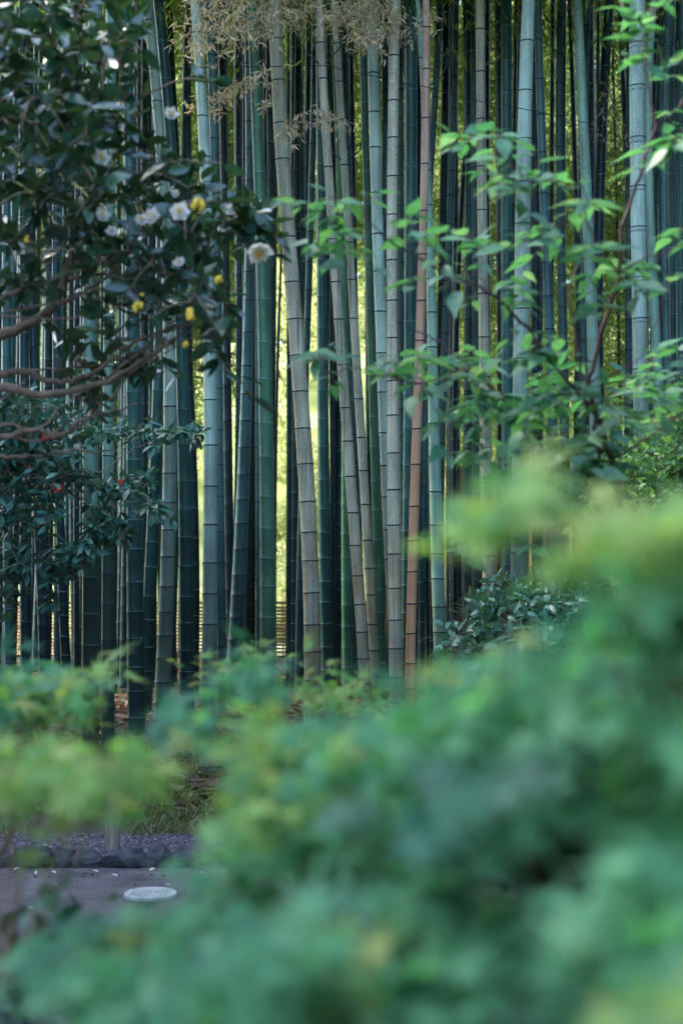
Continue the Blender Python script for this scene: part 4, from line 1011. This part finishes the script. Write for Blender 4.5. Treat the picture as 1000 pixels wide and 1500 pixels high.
# dark undergrowth beneath the maples
for (nm, lab, px0, px1, py0, py1, n) in [('low_shrub', 'dark low shrub under the right-hand maple leaves', 560, 1080, 1120, 1500, 2600), ('low_shrub', 'dark low shrub under the lower left maple leaves, beside the path', -80, 420, 1395, 1540, 1200)]:
    T = poly_targets([(px0, py0 + (60 if px0 > 0 else 0)), (px1, py0), (px1, py1), (px0, py1)], n // 10, 2.6, 4.0)
    c = np.mean(T, axis=0); org = np.array([c[0], c[1], 0.])
    root = empty(nm, org); tag(root, lab, 'shrub')
    mb = MB(); P = []; D = []; U = []; S = []
    for t in T:
        t = np.array([t[0], t[1], max(t[2], .05)])
        if rng.random() < .3:
            b0 = np.array([t[0] * .9 + c[0] * .1, t[1], 0]); mb.tube(np.array([b0, (b0 + t) / 2, t]) - org, [.006, .004, .002], 5)
        for _ in range(10):
            P.append(t + rng.normal(0, .06, 3)); dd = rng.normal(0, 1, 3); D.append(dd); U.append(np.array([0, 0, 1.]) + rng.normal(0, .5, 3)); S.append(.07 * rng.uniform(.6, 1.2))
    mb.build('stems', M_BARKM, root)
    leaves_obj('foliage', leaf_ovate(.5, .1, .15), np.array(P) - org, np.array(D), np.array(U), np.array(S), M_LEAF_LOW, root)

# ------------------------------------------------------------------ beyond the grove
root = empty('bamboo_fence', (-2, 20.0, gz(-2, 20.0))); tag(root, 'low tan woven bamboo fence behind the grove, seen through the widest bright gap', 'fence')
mb = MB()
for k in range(64): mb.tube([(-4 + k * .115, 0, 0), (-4 + k * .115, 0, .30), (-4 + k * .115, 0, .62)], .012, 6)
mb.build('uprights', M_FENCE, root)
mb = MB()
for z in np.linspace(.04, .58, 14):
    mb.box((-.4, -.02, z), (7.4, .012, .03))
mb.build('woven_slats', M_FENCE, root)
for z in (.64, .33):
    MB().tube([(-4.1, -.03, z), (-.4, -.03, z), (3.3, -.03, z)], .02, 8).build('rail', M_FENCE, root)
root = empty('timber_screen', (1.5, 20.2, gz(1.5, 20.2))); tag(root, 'orange-brown timber screen behind the grove, glimpsed right of the pinkish culm', 'fence')
mb = MB()
for k in range(14): mb.box((-.75 + k * .15, 0, 1.05), (.135, .03, 2.1))
mb.build('boards', M_TIMBER, root, smooth=False)
mb = MB()
for xx in (-.9, .3, 1.4): mb.box((xx, .05, 1.1), (.09, .09, 2.2))
mb.build('posts', M_TIMBER, root, smooth=False)

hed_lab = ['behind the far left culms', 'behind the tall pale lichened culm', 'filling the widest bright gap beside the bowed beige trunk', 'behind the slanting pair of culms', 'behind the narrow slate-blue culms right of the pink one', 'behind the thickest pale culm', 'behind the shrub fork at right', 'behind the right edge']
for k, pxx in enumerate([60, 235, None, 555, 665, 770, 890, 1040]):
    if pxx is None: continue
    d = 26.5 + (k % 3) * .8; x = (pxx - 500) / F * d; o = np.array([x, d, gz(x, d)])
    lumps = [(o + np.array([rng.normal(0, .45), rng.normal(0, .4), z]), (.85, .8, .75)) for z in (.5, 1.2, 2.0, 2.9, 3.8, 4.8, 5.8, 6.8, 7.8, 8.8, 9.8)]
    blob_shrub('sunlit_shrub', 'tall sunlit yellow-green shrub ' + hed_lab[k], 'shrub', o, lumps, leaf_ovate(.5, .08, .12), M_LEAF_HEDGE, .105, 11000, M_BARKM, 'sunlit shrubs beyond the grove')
o = np.array([-.9, 24.3, gz(-.9, 24.3)])
blob_shrub('low_sunlit_shrub', 'low bright shrub at the foot of the grass bank, seen through the widest gap', 'shrub', o, [(o + np.array([dx, 0, z]), (.5, .4, .35)) for dx, z in ((-.7, .4), (0, .5), (.7, .35), (.2, 1.0))], leaf_ovate(.5, .08, .12), M_LEAF_HEDGE, .08, 3000, M_BARKM)
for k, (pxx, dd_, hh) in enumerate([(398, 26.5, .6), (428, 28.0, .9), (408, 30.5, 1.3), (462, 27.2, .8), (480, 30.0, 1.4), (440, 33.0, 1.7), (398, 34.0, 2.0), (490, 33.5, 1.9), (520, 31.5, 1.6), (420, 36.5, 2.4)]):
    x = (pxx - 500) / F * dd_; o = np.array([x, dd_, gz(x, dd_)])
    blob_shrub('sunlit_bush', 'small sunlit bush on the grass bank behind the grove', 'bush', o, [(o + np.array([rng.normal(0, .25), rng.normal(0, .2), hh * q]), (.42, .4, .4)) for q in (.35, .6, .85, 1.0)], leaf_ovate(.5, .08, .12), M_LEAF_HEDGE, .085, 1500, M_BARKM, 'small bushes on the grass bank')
T = []
n = 90000
x = rng.uniform(-26, 26, n); y = rng.uniform(46, 54, n); z = rng.uniform(0, 1, n) ** .8 * (18.5 + 2.5 * np.sin(x * .7) + 1.5 * np.sin(x * 1.9 + 1))
p = np.stack([x, y, z + ground(x, y)], -1)
o = leaves_obj('distant_wood', leaf_ovate(.6, .1, .1), p, rdir(n), rdir(n, 0, 1), rng.uniform(.35, .7, n), M_LEAF_FAR)
tag(o, 'hazy green wood far behind the bamboo grove', 'wood', kind='stuff')

# unseen leaf masses added round the viewer to block low sky light and sun
def blocker_mass(name, label, n, fx, fy, fz, ls):
    p = np.stack([fx(n), fy(n), fz(n)], -1)
    o = leaves_obj(name, leaf_ovate(.6, .1, .1), p, rdir(n), rdir(n, 0, 1), rng.uniform(ls * .7, ls * 1.3, n), M_LEAF_LOW); tag(o, label, 'light blocker', kind='stuff')
U_ = rng.uniform
blocker_mass('light_blocker', 'unseen tree leaves added behind the viewpoint to block low sky light', 26000, lambda n: U_(-12, 12, n), lambda n: U_(-9, -6, n), lambda n: U_(0, 1, n) ** .8 * 6.5, .45)
blocker_mass('light_blocker', 'unseen tall tree leaves added on the right to block side light', 26000, lambda n: U_(6, 9, n), lambda n: U_(-8, 18, n), lambda n: U_(0, 1, n) ** .8 * 11, .45)
blocker_mass('light_blocker', 'unseen tree leaves added on the left to block the sun', 26000, lambda n: U_(-11, -8, n), lambda n: U_(1, 15, n), lambda n: U_(0, 1, n) ** .8 * 13, .5)

# ------------------------------------------------------------------ light, world, camera
SUN_EL, SUN_AZ = R(48), R(-72)          # sun stands behind the grove, to the left
w = bpy.data.worlds.new('World'); sc.world = w; w.use_nodes = True
nt = w.node_tree; bg = nt.nodes['Background']
sky = nt.nodes.new('ShaderNodeTexSky'); sky.sky_type = 'NISHITA'; sky.sun_disc = False
sky.sun_elevation = SUN_EL; sky.sun_rotation = SUN_AZ; sky.dust_density = 1.8; sky.air_density = 1.0; sky.ozone_density = 1.2
nt.links.new(sky.outputs[0], bg.inputs[0]); bg.inputs[1].default_value = 0.15
sun = bpy.data.lights.new('sun', 'SUN'); sun.energy = 1.5; sun.angle = R(14); sun.color = (1, .95, .84)
so = bpy.data.objects.new('sun', sun); COL.objects.link(so)
# direction TO the sun: azimuth measured from +Y towards +X
from mathutils import Vector
sd = Vector((sin(SUN_AZ) * cos(SUN_EL), cos(SUN_AZ) * cos(SUN_EL), sin(SUN_EL)))
so.rotation_euler = sd.to_track_quat('Z', 'Y').to_euler()

cam = bpy.data.cameras.new('camera'); co = bpy.data.objects.new('camera', cam); COL.objects.link(co)
co.location = (0, 0, CAMZ); co.rotation_euler = (R(90) + PITCH, 0, 0)
cam.sensor_fit = 'VERTICAL'; cam.sensor_height = 36; cam.lens = F * 36 / 1500
cam.clip_end = 1000; cam.clip_start = .05
cam.dof.use_dof = True; cam.dof.focus_distance = 11.0; cam.dof.aperture_fstop = 2.35
sc.camera = co

sc.view_settings.view_transform = 'Standard'; sc.view_settings.look = 'None'
sc.view_settings.exposure = 3.15; sc.view_settings.gamma = 1
sc.cycles.use_denoising = True
sc.cycles.max_bounces = 7; sc.cycles.diffuse_bounces = 4; sc.cycles.glossy_bounces = 2; sc.cycles.transmission_bounces = 4
sc.cycles.sample_clamp_indirect = 4; sc.cycles.caustics_reflective = False; sc.cycles.caustics_refractive = False
